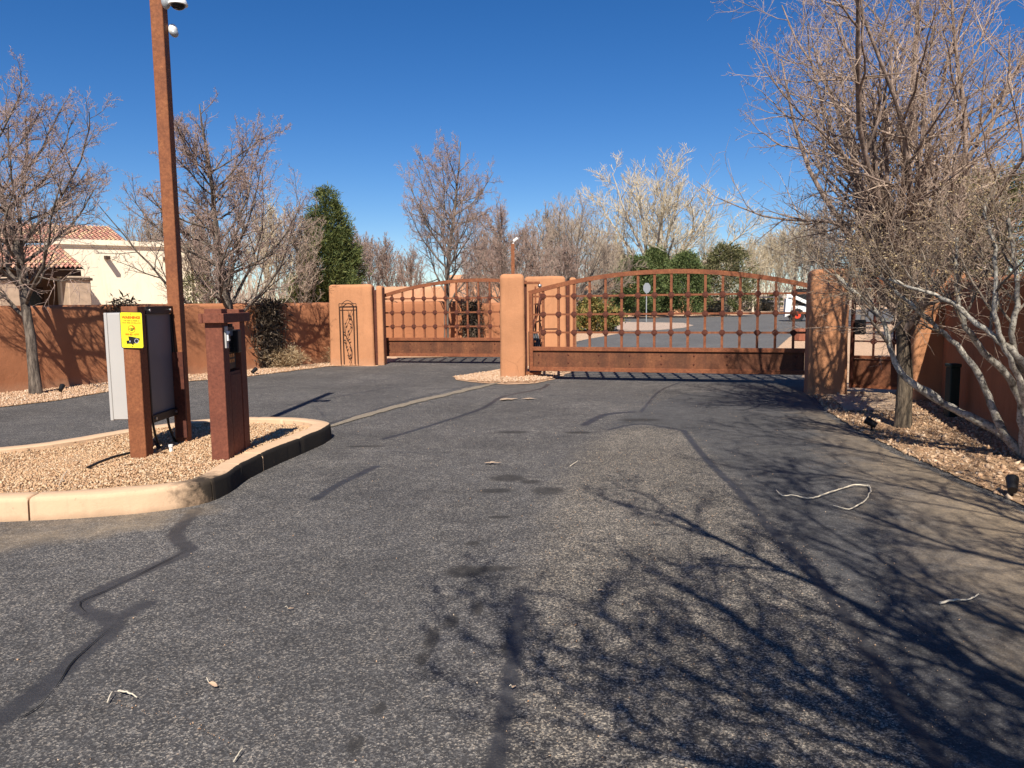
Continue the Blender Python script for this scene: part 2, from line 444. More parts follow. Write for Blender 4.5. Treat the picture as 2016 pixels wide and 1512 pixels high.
# kerb concrete with black tyre rub where wheels scrape it, shade painted in on one side
def m_kerb():
    t = NT('painted_kerb_concrete'); p = t.pos('World')
    c = t.mix(t.noise(p, 3, 5), (0.55, 0.365, 0.225), (0.62, 0.425, 0.27))
    c = t.mix(t.ramp(t.noise(p, 26, 5, 0.7), [(0.64, 0.0), (0.72, 0.8)]), c, (0.34, 0.24, 0.16))
    xyz = t.n('ShaderNodeSeparateXYZ'); t.l(p, xyz.inputs[0])
    zz = t.math('ADD', xyz.outputs[2], t.math('MULTIPLY', t.noise(p, 6, 5), 0.10))
    c = t.mix(t.ramp(zz, [(0.06, 0.55), (0.11, 0.0)]), c, (0.30, 0.19, 0.115))
    c = t.mix(t.ramp(t.noise(t.scaled(p, (2, 2, 0.4)), 5, 6, 0.7), [(0.5, 0.0), (0.75, 0.45)]), c, (0.36, 0.25, 0.165))
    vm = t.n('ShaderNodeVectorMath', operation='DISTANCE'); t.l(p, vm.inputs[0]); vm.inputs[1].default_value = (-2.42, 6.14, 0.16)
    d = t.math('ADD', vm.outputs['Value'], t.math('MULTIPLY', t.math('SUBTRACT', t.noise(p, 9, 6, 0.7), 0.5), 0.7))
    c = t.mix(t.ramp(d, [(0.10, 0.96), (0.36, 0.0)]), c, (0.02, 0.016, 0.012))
    t.bump(t.noise(p, 40, 5), 0.3, 0.008)
    return t.out(c, 0.9)
def m_kerb_rub_shade():  # tyre rub plus the shade of the side face, both put into the colour
    t = NT('kerb_with_rub_and_shade'); p = t.pos('World')
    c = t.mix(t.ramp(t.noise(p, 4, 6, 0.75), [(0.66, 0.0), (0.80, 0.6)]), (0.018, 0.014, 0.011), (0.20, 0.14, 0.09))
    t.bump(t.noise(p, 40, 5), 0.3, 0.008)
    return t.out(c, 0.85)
M['kerb'] = m_kerb(); M['kerb_rub_shade'] = m_kerb_rub_shade()

# ------------------------------------------------------------------ ground sheets
def sheet(name, pts, z, mat, parent=None, kind='structure', jag=0.0):
    P = []
    n = len(pts)
    for i in range(n):
        a, b = Vector(pts[i][:2]), Vector(pts[(i + 1) % n][:2])
        P.append(a)
        if jag > 0:
            L = (b - a).length; k = min(60, int(L / 0.12))
            nn = Vector((-(b - a).y, (b - a).x)).normalized() if L > 0 else Vector((0, 0))
            for q in range(1, k):
                w = a.lerp(b, q / k)
                P.append(w + nn * (mnoise.noise(Vector((w.x * 3, w.y * 3, 1.7))) * jag + mnoise.noise(Vector((w.x * 11, w.y * 11, 4))) * jag * 0.5))
    bm = bmesh.new()
    f = bm.faces.new([bm.verts.new((p.x, p.y, z)) for p in P])
    f.normal_update()
    if f.normal.z < 0: f.normal_flip()
    bmesh.ops.triangulate(bm, faces=[f])
    me = bpy.data.meshes.new(name); bm.to_mesh(me); bm.free()
    o = link(name, me, mat, parent)
    if parent is None and kind: o['kind'] = kind
    return o

sheet('ground', [(-700, -60), (700, -60), (700, 900), (-700, 900)], 0.0, M['sand'])
# main drive up to the gates; verge on the far side of the exit lane, gravelled bed by the entry wall
EL = [G(0, 803), G(110, 790), G(215, 772), G(370, 752), G(490, 742), G(600, 728), G(650, 722)]
ER = [G(1597, 772), G(1629, 811), G(1699, 853), G(1771, 890), G(1880, 940), (3.85, 5.8), (3.8, 3.0), (3.9, -20)]
drive = [(-30, -20), (-30, 4), (-15.5, 10.3)] + [tuple(p[:2]) for p in EL] + [(-3.35, 19.2), (-3.1, 21.7), (0.0, 22.4), (2.9, 30.6), (5.1, 36), (-2, 50), (-25, 53), (-25, 62), (8, 63), (17, 64), (24, 74), (33, 87), (90, 110), (90, 70), (30, 48), (16, 40), (11.1, 31), (8.2, 24), (5.7, 15)] + [tuple(p[:2]) for p in ER]
road = sheet('driveway', drive, 0.004, M['asphalt'], jag=0.05)
sheet('street', [(0.4, 17), (2.9, 30.6), (5.1, 36), (-2, 50), (-25, 53), (-25, 62), (8, 63), (17, 64), (24, 74), (33, 87), (90, 110), (90, 70), (30, 48), (16, 40), (11.1, 31), (8.2, 24), (5.6, 16.2)], 0.008, M['asphalt_far'])
P = lambda *l: [G(*q) for q in l]
CURVE = [(1345, 850), (1390, 905), (1450, 965), (1510, 1035), (1590, 1120), (1690, 1255), (1770, 1390), (1850, 1512)]
SM = [tuple(q[:2]) for q in P(*([(1190, 845), (1262, 835)] + CURVE))] + [(1.6, 0.5), (4.2, 0.5), (4.0, 5.8)] + [tuple(q[:2]) for q in P((1770, 893), (1690, 855), (1622, 815), (1590, 778), (1480, 768), (1350, 775), (1240, 812))]
WO = [tuple(q[:2]) for q in P(*([(1195, 850), (1262, 840)] + CURVE))] + [(1.45, 0.5), (-0.12, 0.5)] + [tuple(q[:2]) for q in P((978, 1512), (1010, 1330), (1032, 1180), (1060, 1080), (1090, 980), (1140, 895))]
def in_poly(x, y, poly):
    inside = np.zeros(len(x), bool)
    n = len(poly); j = n - 1
    for i in range(n):
        xi, yi, xj, yj = poly[i][0], poly[i][1], poly[j][0], poly[j][1]
        c = ((yi > y) != (yj > y)) & (x < (xj - xi) * (y - yi) / (yj - yi + 1e-12) + xi)
        inside ^= c; j = i
    return inside
def sdist(x, y, poly):
    d = np.full(len(x), 1e9)
    for i in range(len(poly)):
        ax, ay = poly[i]; bx_, by_ = poly[(i + 1) % len(poly)]
        ex, ey = bx_ - ax, by_ - ay
        t = np.clip(((x - ax) * ex + (y - ay) * ey) / (ex * ex + ey * ey + 1e-9), 0, 1)
        d = np.minimum(d, np.hypot(x - ax - t * ex, y - ay - t * ey))
    return np.where(in_poly(x, y, poly), d, -d)
OIL = [(1000, 943, .16, .13), (1080, 968, .14, .13), (975, 968, .16, .08), (1045, 950, .09, .07), (1010, 852, .2, .10), (1140, 853, .16, .08), (720, 880, .22, .06), (915, 1128, .12, .10), (975, 1122, .14, .05), (890, 1225, .035, .08), (850, 1260, .035, .14), (830, 1300, .03, .08), (930, 1072, .05, .05), (985, 1020, .09, .04), (1260, 828, .28, .12), (700, 1470, .03, .07), (745, 1400, .03, .06), (1000, 700, .1, .1), (940, 1200, .03, .12), (1000, 1280, .03, .10)]
def near_road():
    st = 0.038
    xs, ys = np.arange(-9, 4.9, st), np.arange(0.6, 14.6, st)
    X, Y = np.meshgrid(xs, ys); nx, ny = len(xs), len(ys)
    x, y = X.ravel(), Y.ravel()
    ok = (sdist(x, y, [tuple(q[:2]) for q in drive]) > 0.08).reshape(ny, nx)
    idx = np.arange(nx * ny).reshape(ny, nx)
    q = ok[:-1, :-1] & ok[1:, :-1] & ok[:-1, 1:] & ok[1:, 1:]
    Fc = np.stack([idx[:-1, :-1][q], idx[:-1, 1:][q], idx[1:, 1:][q], idx[1:, :-1][q]], -1)
    me = np_mesh('worn_surface', np.stack([x, y, np.full(len(x), 0.008)], 1), Fc)
    def att(nm, v):
        a = me.attributes.new(nm, 'FLOAT', 'POINT'); a.data.foreach_set('value', np.clip(v, 0, 1).astype(np.float32))
    att('worn', 0.5 + sdist(x, y, WO) * 1.2)
    att('smooth', 0.5 + sdist(x, y, SM) * 1.2)
    s1 = 0.04 + np.clip((x - 1.6) * 0.55 - np.abs(y - 3.3) * 0.14, 0, 0.95)          # sand lying in the low corner by the verge
    s2 = np.clip(0.36 + sdist(x, y, bed_r) * 1.2, 0, 0.40) * (y > 4.5)
    s3 = np.clip(0.42 + sdist(x, y, [tuple(q_[:2]) for q_ in P((400, 1002), (0, 1040), (0, 1085), (300, 1035))]) * 1.2, 0, 0.5)
    oil = np.zeros(len(x))
    for (px, py, rx, ry) in OIL:
        c = G(px, py); oil = np.maximum(oil, 1.05 - 0.55 * np.hypot((x - c.x) / rx, (y - c.y) / ry))
    att('oil', oil)
    sv = np.zeros(len(x))
    for pts, w in SEALS:
        g = [G(*q) for q in pts]
        jx = np.array([0.0]); sp = []
        for k in range(len(g) - 1):
            a_, b_, c_, d_ = g[max(k - 1, 0)], g[k], g[k + 1], g[min(k + 2, len(g) - 1)]
            for q in range(5):
                t_ = q / 5
                sp.append(0.5 * ((2 * b_) + (c_ - a_) * t_ + (2 * a_ - 5 * b_ + 4 * c_ - d_) * t_ * t_ + (3 * b_ - a_ - 3 * c_ + d_) * t_ ** 3))
        sp.append(g[-1])
        lo = np.array([[p_.x, p_.y] for p_ in sp]); mn, mx = lo.min(0) - 0.4, lo.max(0) + 0.4
        sel = np.where((x > mn[0]) & (x < mx[0]) & (y > mn[1]) & (y < mx[1]))[0]
        if not len(sel): continue
        xx, yy = x[sel], y[sel]; dd = np.full(len(sel), 9.0)
        for a_, b_ in zip(lo[:-1], lo[1:]):
            e = b_ - a_; t_ = np.clip(((xx - a_[0]) * e[0] + (yy - a_[1]) * e[1]) / (e @ e + 1e-9), 0, 1)
            dd = np.minimum(dd, np.hypot(xx - a_[0] - t_ * e[0], yy - a_[1] - t_ * e[1]))
        sv[sel] = np.maximum(sv[sel], 0.5 + (w * 0.5 - dd) * 7.0)
    att('seal', sv)
    att('sandy', np.maximum(np.maximum(s1, s2), s3))
    return link('worn_surface', me, M['asphalt'], road)

def ribbon(name, pts, w, z, mat, parent=road, wob=0.25, kind=None):
    """flat strip along ground points, uneven in width"""
    pts = [Vector((p[0], p[1])) for p in pts]
    dense = []
    n = len(pts)
    for i in range(n - 1):
        p0, p1, p2, p3 = pts[max(i - 1, 0)], pts[i], pts[i + 1], pts[min(i + 2, n - 1)]
        k = max(3, int((p2 - p1).length / 0.10)); k = min(k, 40)
        for q in range(k):
            t = q / k
            dense.append(0.5 * ((2 * p1) + (p2 - p0) * t + (2 * p0 - 5 * p1 + 4 * p2 - p3) * t * t + (3 * p1 - p0 - 3 * p2 + p3) * t ** 3))
    dense.append(pts[-1])
    V, Fc = [], []
    ws = w if isinstance(w, (list, tuple)) else [w, w]
    for i, p in enumerate(dense):
        d = (dense[min(i + 1, len(dense) - 1)] - dense[max(i - 1, 0)]).normalized()
        nn = Vector((-d.y, d.x))
        t = i / (len(dense) - 1); wi = ws[0] + (ws[-1] - ws[0]) * t
        a = wi * 0.5 * (1 + wob * 2 * mnoise.noise(Vector((p.x * 4, p.y * 4, 2.2 + w if not isinstance(w, (list, tuple)) else 2.2))))
        b = wi * 0.5 * (1 + wob * 2 * mnoise.noise(Vector((p.x * 4, p.y * 4, 9.2))))
        e = min(1, 6 * min(t, 1 - t) + 0.1)
        V += [(p.x + nn.x * a * e, p.y + nn.y * a * e, z), (p.x - nn.x * b * e, p.y - nn.y * b * e, z)]
        if i: Fc.append((2 * i - 2, 2 * i - 1, 2 * i + 1, 2 * i))
    o = link(name, np_mesh(name, V, Fc), mat, parent)
    return o
SEALS = [
    ([(388, 1005), (345, 1055), (372, 1085), (300, 1120), (158, 1190), (225, 1232), (150, 1300), (95, 1350), (0, 1420), (-80, 1470)], 0.11),
    ([(215, 1228), (290, 1192)], 0.10),
    ([(620, 985), (668, 955), (740, 920)], 0.09),
    ([(755, 866), (800, 853), (860, 835), (950, 805), (990, 782), (1068, 765), (1085, 748)], 0.08),
    ([(1150, 838), (1190, 818), (1245, 812)], 0.12),
    ([(640, 838), (800, 790), (960, 752)], 0.05),
    ([(560, 800), (760, 765), (985, 725)], 0.05),
    ([(430, 842), (600, 800), (640, 822)], 0.03),
    ([(1080, 778), (1200, 790), (1330, 795), (1480, 790)], 0.05),
    ([(1262, 812), (1300, 770), (1345, 752)], 0.05),
    ([(730, 890), (830, 893), (900, 902)], 0.03),
    ([(1345, 848), (1390, 905), (1450, 965), (1510, 1035), (1590, 1120), (1690, 1255), (1770, 1390), (1850, 1512)], 0.075),
    ([(1195, 848), (1262, 836), (1345, 849)], 0.06)]
SEALS.append(([(1024, 1180), (1006, 1330), (975, 1512), (960, 1600)], 0.075))
ribbon('sandy_seam', [G(*p) for p in [(636, 846), (760, 808), (880, 778), (985, 754)]], [0.16, 0.22], 0.018, M['seam'], wob=0.3)
for pts in [[(230, 1232), (150, 1302), (120, 1345), (80, 1395), (30, 1425)], [(372, 1086), (300, 1122), (215, 1165), (158, 1190), (172, 1212)]]:
    ribbon('open_crack', [G(*p) for p in pts], 0.006, 0.016, M['crack'], wob=0.7)
def blob(name, c, rx, ry, z, mat, seed, parent=road, edge=0.8):
    pts = []
    for k in range(46):
        a = 2 * math.pi * k / 46
        f = 0.75 + edge * mnoise.noise(Vector((math.cos(a) * 1.3 + seed, math.sin(a) * 1.3, seed))) + 0.35 * mnoise.noise(Vector((math.cos(a) * 5 + seed, math.sin(a) * 5, 3)))
        f = max(0.15, f)
        pts.append((c.x + math.cos(a) * rx * f, c.y + math.sin(a) * ry * f))
    return sheet(name, pts, z, mat, parent)
for i, (x, y, rx, ry) in enumerate([(996, 789, .17, .14), (1040, 788, .11, .07), (973, 916, .085, .05)]):
    blob('sand_patch', G(x, y), rx, ry, 0.029 + 0.0005 * i, M['concrete_tan'], 40 + i * 2.3)

# beds and verges
WALL_L = [Vector((-16.4, 4.0)), Vector((-9.45, 14.15)), Vector((-7.25, 17.45)), Vector((-4.72, 20.6))]
verge = [tuple(p[:2]) for p in EL] + [(-3.5, 19.3), (-4.3, 20.6), (-7.0, 17.6), (-9.3, 14.3), (-15.3, 5.5), (-15.5, 10.3)]
verge = [(-13.2, 10.0)] + [tuple(p[:2]) for p in EL] + [(-3.5, 19.4), (-4.6, 20.5), (-7.1, 17.5), (-9.35, 14.2), (-13.2, 8.6)]
sheet('gravel_verge', verge, 0.014, M['litter_bed'], jag=0.05)
bed_r = [tuple(p[:2]) for p in ER[:5]] + [(3.85, 5.8), (3.8, 2.0), (6.5, 2.0), (6.9, 12.5), (5.05, 12.9)]
sheet('planting_bed', bed_r, 0.014, M['litter_bed'], jag=0.05)
near_road()
sheet('gate_path', [G(1625, 775)[:2], G(1760, 772)[:2], G(1775, 812)[:2], G(1665, 812)[:2]], 0.030, M['concrete_tan'], jag=0.03)
sheet('median_bed', [(-1.25, 16.2), (-1.12, 15.5), (-0.6, 14.85), (-0.1, 14.55), (0.45, 14.7), (0.85, 15.4), (1.5, 17.5), (1.4, 19.2), (0.2, 19.2), (-0.6, 17.0)], 0.016, M['sand'], jag=0.06)
sheet('back_verge', [(-3.2, 21.7), (0.2, 22.3), (0.9, 23.4), (-3.4, 23.0)], 0.016, M['sand'])
sheet('pink_gravel_bed', [tuple(G(*p)[:2]) for p in [(1215, 652), (1290, 651), (1345, 646), (1366, 641), (1345, 636), (1215, 634)]], 0.016, M['sand_pink'])

# ------------------------------------------------------------------ stones
_t = (1 + 5 ** 0.5) / 2
ICO_V = np.array([(-1, _t, 0), (1, _t, 0), (-1, -_t, 0), (1, -_t, 0), (0, -1, _t), (0, 1, _t), (0, -1, -_t), (0, 1, -_t), (_t, 0, -1), (_t, 0, 1), (-_t, 0, -1), (-_t, 0, 1)]) / 1.902
ICO_F = np.array([(0, 11, 5), (0, 5, 1), (0, 1, 7), (0, 7, 10), (0, 10, 11), (1, 5, 9), (5, 11, 4), (11, 10, 2), (10, 7, 6), (7, 1, 8), (3, 9, 4), (3, 4, 2), (3, 2, 6), (3, 6, 8), (3, 8, 9), (4, 9, 5), (2, 4, 11), (6, 2, 10), (8, 6, 7), (9, 8, 1)])
OCT_V = np.array([(1, 0, 0), (0, 1, 0), (-1, 0, 0), (0, -1, 0), (0, 0, 1), (0, 0, -1)], float)
OCT_F = np.array([(0, 1, 4), (1, 2, 4), (2, 3, 4), (3, 0, 4), (1, 0, 5), (2, 1, 5), (3, 2, 5), (0, 3, 5)])
def rand_rot(n, flat=0.0):
    q = rng.normal(size=(n, 4)); 
    if flat: q[:, 1:3] *= (1 - flat)
    q /= np.linalg.norm(q, axis=1, keepdims=True)
    w, x, y, z = q.T
    return np.stack([1 - 2 * (y * y + z * z), 2 * (x * y - z * w), 2 * (x * z + y * w), 2 * (x * y + z * w), 1 - 2 * (x * x + z * z), 2 * (y * z - x * w), 2 * (x * z - y * w), 2 * (y * z + x * w), 1 - 2 * (x * x + y * y)], 1).reshape(n, 3, 3)
def stones(name, poly, n, smin, smax, z, mat, ico=False, zfun=None, flat=0.35, squash=0.75, clear=None, label=None, aspect=(0.7, 1.3)):
    xs = [p[0] for p in poly]; ys = [p[1] for p in poly]
    x = rng.uniform(min(xs), max(xs), n * 3); y = rng.uniform(min(ys), max(ys), n * 3)
    ok = in_poly(x, y, poly)
    if clear is not None: ok &= clear(x, y)
    x, y = x[ok][:n], y[ok][:n]
    n = len(x)
    bv, bf = (ICO_V, ICO_F) if ico else (OCT_V, OCT_F)
    s = smin * (smax / smin) ** (rng.random(n) ** 1.3)
    sc = np.stack([s * rng.uniform(*aspect, n), s * rng.uniform(*aspect, n), s * rng.uniform(0.6, 1.0, n) * squash], 1) * 0.5
    V = bv[None] * (1 + rng.uniform(-0.22, 0.22, (n, len(bv), 1))) * sc[:, None, :]
    V = np.einsum('nij,nkj->nki', rand_rot(n, flat), V)
    zz = np.full(n, z) if zfun is None else zfun(x, y)
    V += np.stack([x, y, zz + sc[:, 2] * rng.uniform(0.1, 0.9, n)], 1)[:, None, :]
    Fc = bf[None] + (np.arange(n) * len(bv))[:, None, None]
    o = link(name, np_mesh(name, V.reshape(-1, 3), Fc.reshape(-1, 3)), mat)
    o['kind'] = 'stuff'
    if label: o['label'] = label
    return o

# ------------------------------------------------------------------ kerbed island
ISL = [(-8.6, 5.75), (-6.5, 5.62), (-4.6, 5.58), (-3.6, 5.64), (-2.95, 5.78), (-2.52, 6.02), (-2.40, 6.35), (-2.40, 6.9), (-2.33, 7.5), (-2.20, 8.2), (-2.12, 8.75), (-2.18, 9.15), (-2.62, 9.52), (-3.3, 9.66), (-3.8, 9.5), (-4.4, 8.85), (-4.95, 7.95), (-5.9, 7.45), (-7.2, 7.3), (-8.6, 7.3)]
def closed_spline(pts, per=10):
    n = len(pts); out = []
    for i in range(n):
        p0, p1, p2, p3 = [Vector(pts[(i + k - 1) % n]) for k in range(4)]
        for q in range(per):
            t = q / per
            out.append(0.5 * ((2 * p1) + (p2 - p0) * t + (2 * p0 - 5 * p1 + 4 * p2 - p3) * t * t + (3 * p1 - p0 - 3 * p2 + p3) * t ** 3))
    return out
ring = closed_spline(ISL, 40)
isl = bpy.data.objects.new('traffic_island', None); COL.objects.link(isl); isl['kind'] = 'structure'
def kerb_run(i0, i1):
    prof = [(0.0, -0.02), (0.006, 0.145), (0.012, 0.170), (0.026, 0.181), (0.12, 0.184), (0.195, 0.183), (0.21, 0.174), (0.215, 0.05)]
    V, Fc, mi = [], [], []
    idx = list(range(i0, i1 + 1)); N = len(ring); k = len(prof)
    for r_, i in enumerate(idx):
        p = ring[i % N]; d = (ring[(i + 1) % N] - ring[(i - 1) % N]).normalized()
        nn = Vector((-d.y, d.x))       # inward for a ccw ring
        sh = 0.0
        if r_ == 0: sh = 0.007
        if r_ == len(idx) - 1: sh = -0.007
        for (a, z) in prof:
            w = p + nn * a + d * sh
            j = mnoise.noise(Vector((w.x * 4, w.y * 4, z * 6))) * 0.008
            chip = 0
            cn = mnoise.noise(Vector((w.x * 7, w.y * 7, 5.0))) + 0.5 * mnoise.noise(Vector((w.x * 23, w.y * 23, z * 20)))
            if a < 0.03 and z > 0.14 and cn > 0.50: chip = min(0.010, (cn - 0.50) * 0.05)
            j += mnoise.noise(Vector((w.x * 30, w.y * 30, z * 30))) * 0.002
            if r_ in (0, len(idx) - 1) and z > 0.16: chip = max(chip, 0.012)
            V.append((w.x + nn.x * (j + (chip if a < 0.05 else 0)), w.y + nn.y * j, z + j * 0.6 - chip))
    for r_ in range(len(idx) - 1):
        for q in range(k - 1):
            a = r_ * k + q
            Fc.append((a, a + k, a + k + 1, a + 1))
            p = ring[idx[r_] % N]
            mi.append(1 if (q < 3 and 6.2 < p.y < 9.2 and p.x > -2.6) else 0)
    me = np_mesh('kerb_segment', V, Fc, True)
    me.materials.append(M['kerb']); me.materials.append(M['kerb_rub_shade'])
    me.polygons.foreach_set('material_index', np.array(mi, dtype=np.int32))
    bm = bmesh.new(); bm.from_mesh(me)
    bm.verts.ensure_lookup_table()
    for e in (0, len(idx) - 1):
        try: bm.faces.new([bm.verts[e * k + q] for q in range(k)])
        except ValueError: pass
    bmesh.ops.recalc_face_normals(bm, faces=bm.faces)
    bm.to_mesh(me); bm.free()
    me.set_sharp_from_angle(angle=R(50))
    return link('kerb_segment', me, None, isl)
cuts = [4 * q for q in (5, 30, 55, 76, 106, 135, 165, 190, 205)]
for a, b in zip(cuts[:-1], cuts[1:]): kerb_run(a, b)
inner = [(p + Vector((-(ring[(i + 1) % len(ring)] - ring[i - 1]).normalized().y, (ring[(i + 1) % len(ring)] - ring[i - 1]).normalized().x)) * 0.20) for i, p in enumerate(ring)][::4]
sheet('gravel_base', [(p.x, p.y) for p in inner], 0.125, M['litter_bed'], isl)
isl_poly = [(p.x, p.y) for p in inner]
def isl_z(x, y):
    return 0.125 + 0.025 * np.sin(x * 2.1 + 1) * np.cos(y * 1.7) + 0.02
stones('island_gravel', [q for q in isl_poly if q[0] > -7], 30000, 0.013, 0.031, 0.13, M['stones'], False, isl_z)
stones('island_litter', [q for q in isl_poly if q[0] > -6], 130, 0.02, 0.055, 0.165, M['litter'], False, None, 0.6, 0.25, None, None, (0.3, 1.6))
stones('verge_gravel', verge, 26000, 0.02, 0.055, 0.014, M['stones_strip'])
stones('bed_litter', bed_r, 21000, 0.015, 0.075, 0.014, M['litter'], False, None, 0.55, 0.35, None, None, (0.35, 1.5))
stones('median_gravel', [(-1.2, 16.1), (-1.08, 15.5), (-0.6, 14.9), (-0.1, 14.6), (0.42, 14.75), (0.80, 15.4), (1.4, 17.5), (0.2, 18.5), (-0.6, 17.0)], 9000, 0.02, 0.05, 0.016, M['stones_strip'], False, lambda x, y: 0.015 + 0.07 * np.exp(-((x - 0.0) ** 2 / 0.6 + (y - 15.4) ** 2 / 1.2)))
for path, n_ in (([(225, 1385), (280, 1405), (345, 1412), (400, 1440), (450, 1465), (455, 1490)], 150), ([(1610, 1130), (1690, 1260), (1740, 1340), (1800, 1390), (1880, 1450)], 260)):
    g_ = [G(*q) for q in path]
    stones('crack_grit', [(q.x, q.y + 0.014) for q in g_] + [(q.x, q.y - 0.014) for q in g_[::-1]], n_, 0.004, 0.011, 0.010, M['stones_strip'])
stones('road_grit', [(0.0, 1.8), (1.6, 1.8), (2.0, 4), (1.5, 8), (0.8, 8), (0.1, 4.5)], 900, 0.004, 0.011, 0.014, M['stones_strip'])
stones('road_grit', [(-3, 1.8), (2.6, 1.8), (3.7, 4), (3.7, 9), (3, 13), (-2, 13), (-2, 6)], 700, 0.004, 0.012, 0.010, M['stones_strip'])

# ------------------------------------------------------------------ adobe masonry
def rrect(w, d, r, n=6):
    pts = []
    for (cx, cy, a0) in ((w / 2 - r, d / 2 - r, 0), (-w / 2 + r, d / 2 - r, 90), (-w / 2 + r, -d / 2 + r, 180), (w / 2 - r, -d / 2 + r, 270)):
        for k in range(n + 1):
            a = R(a0 + 90 * k / n)
            pts.append((cx + r * math.cos(a), cy + r * math.sin(a)))
    # densify straights
    out = []
    for i, p in enumerate(pts):
        q = pts[(i + 1) % len(pts)]
        out.append(p)
        L = math.dist(p, q)
        if L > 0.12:
            k = int(L / 0.09)
            for j in range(1, k): out.append((p[0] + (q[0] - p[0]) * j / k, p[1] + (q[1] - p[1]) * j / k))
    return out
def adobe_block(w, d, h, r=0.06, top=0.07, seed=0.0, taper=0.03, amp=0.012):
    ringp = rrect(w, d, r)
    lv = [(h - top) * k / 16 for k in range(17)] + [h - top + top * math.sin(R(a)) for a in (22, 45, 67, 90)]
    ins = [0] * 17 + [top * (1 - math.cos(R(a))) for a in (22, 45, 67, 90)]
    V, Fc = [], []
    n = len(ringp)
    for z, i_ in zip(lv, ins):
        sx, sy = (w - 2 * i_ - taper * z / h * 2) / w, (d - 2 * i_ - taper * z / h * 2) / d
        for (x, y) in ringp:
            j = mnoise.noise(Vector((x * 2.2 + seed, y * 2.2, z * 2.0))) * amp + mnoise.noise(Vector((x * 7 + seed, y * 7, z * 7))) * amp * 0.35
            k = 1 + j / max(w, d) * 2
            V.append((x * sx * k, y * sy * k, z + (j if z >= h - top else 0)))
    L = len(lv)
    for a in range(L - 1):
        for i in range(n):
            Fc.append((a * n + i, a * n + (i + 1) % n, (a + 1) * n + (i + 1) % n, (a + 1) * n + i))
    c = len(V); V.append((0, 0, h + 0.004))
    me = np_mesh('block', V, Fc, True)
    bm = bmesh.new(); bm.from_mesh(me); bm.verts.ensure_lookup_table()
    for i in range(n):
        f = bm.faces.new((bm.verts[(L - 1) * n + i], bm.verts[(L - 1) * n + (i + 1) % n], bm.verts[c])); f.smooth = True
    bm.to_mesh(me); bm.free()
    return me
def adobe_wall(path, h, thick=0.28, top=0.09, seed=0.0, amp=0.015, z0=-0.05):
    """swept wall with a rounded top; path is a list of 2d points"""
    pts = []
    for a, b in zip(path[:-1], path[1:]):
        a, b = Vector(a), Vector(b); k = max(1, int((b - a).length / 0.22))
        pts += [a.lerp(b, q / k) for q in range(k)]
    pts.append(Vector(path[-1]))
    prof = [(-0.5, z) for z in np.linspace(z0, h - top, 9)] + [(-0.5 + 0.5 * (1 - math.cos(R(a))), h - top + top * math.sin(R(a))) for a in (30, 60, 90)]
    prof += [(-x, z) for x, z in prof[::-1][1:]]
    V, Fc = [], []; k = len(prof)
    for i, p in enumerate(pts):
        d = (pts[min(i + 1, len(pts) - 1)] - pts[max(i - 1, 0)]).normalized(); nn = Vector((-d.y, d.x))
        for (a, z) in prof:
            w = p + nn * (a * thick)
            j = mnoise.noise(Vector((w.x * 1.6 + seed, w.y * 1.6, z * 1.8))) * amp
            V.append((w.x + nn.x * j, w.y + nn.y * j, z + (j if z > h - top else 0)))
        if i:
            for q in range(k - 1):
                b = (i - 1) * k + q
                Fc.append((b, b + 1, b + k + 1, b + k))
    me = np_mesh('wall', V, Fc, True)
    bm = bmesh.new(); bm.from_mesh(me); bm.verts.ensure_lookup_table()
    n = len(pts)
    bm.faces.new([bm.verts[q] for q in range(k)]); bm.faces.new([bm.verts[(n - 1) * k + q] for q in range(k)][::-1])
    bmesh.ops.recalc_face_normals(bm, faces=bm.faces)
    bm.to_mesh(me); bm.free()
    me.set_sharp_from_angle(angle=R(50))
    return me

# boundary wall along the exit lane, built in panels with an open joint between them
t = thing('boundary_wall', 'long low terracotta adobe wall behind the exit lane verge', 'wall')
cut = WALL_L[2].lerp(WALL_L[3], 0.56)
for i, (a, b) in enumerate([([WALL_L[0], WALL_L[1], WALL_L[2], cut - (WALL_L[3] - WALL_L[2]).normalized() * 0.012], 0), ([cut + (WALL_L[3] - WALL_L[2]).normalized() * 0.012, WALL_L[3]], 1)]):
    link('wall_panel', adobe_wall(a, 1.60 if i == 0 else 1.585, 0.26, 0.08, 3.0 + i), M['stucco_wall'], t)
# gate pillar with slot, at the exit gate
def slot_pillar(loc, rz, w, label, mirror=1, h=2.02):
    t = thing('gate_pillar', label, 'gate pillar', loc, rz)
    link('pillar_block', adobe_block(w, 0.62, h, 0.07, 0.08, loc[0], 0.03), M['stucco'], t)
    link('pillar_post', adobe_block(0.17, 0.55, h - 0.04, 0.04, 0.05, loc[1], 0.01), M['stucco'], t, (mirror * (w / 2 + 0.145), 0.02, 0))
    MB().box((mirror * (w / 2 + 0.03), 0.06, h / 2 - 0.06), (0.075, 0.4, h - 0.16)).part('slot_channel', M['rust_dark'], t)
    return t
pl = AT(693, 716, 19.35)
slot_pillar((pl.x, 19.35 + 0.31, 0), R(2), 1.12, 'broad terracotta pillar carrying an iron trellis beside the exit gate')
pb = AT(1075, 700, 18.3)
slot_pillar((pb.x, 18.3 + 0.31, 0), R(-3), 1.02, 'broad peach pillar standing behind the entry gate near the gate operator', 1, 2.14)
pc = AT(1012, 738, 15.25)
t = thing('gate_pillar', 'slim rounded terracotta pillar on the gravel median between both gates', 'gate pillar', (pc.x - 0.02, 15.25 + 0.3, 0))
link('pillar_block', adobe_block(0.50, 0.62, 2.10, 0.075, 0.09, 5.5, 0.012), M['stucco'], t)
pr = AT(1635, 770, 12.4)
t = thing('gate_pillar', 'terracotta pillar streaked with branch shadows between entry gate and walk gate', 'gate pillar', (pr.x + 0.04, 12.4 + 0.34, 0), R(-16))
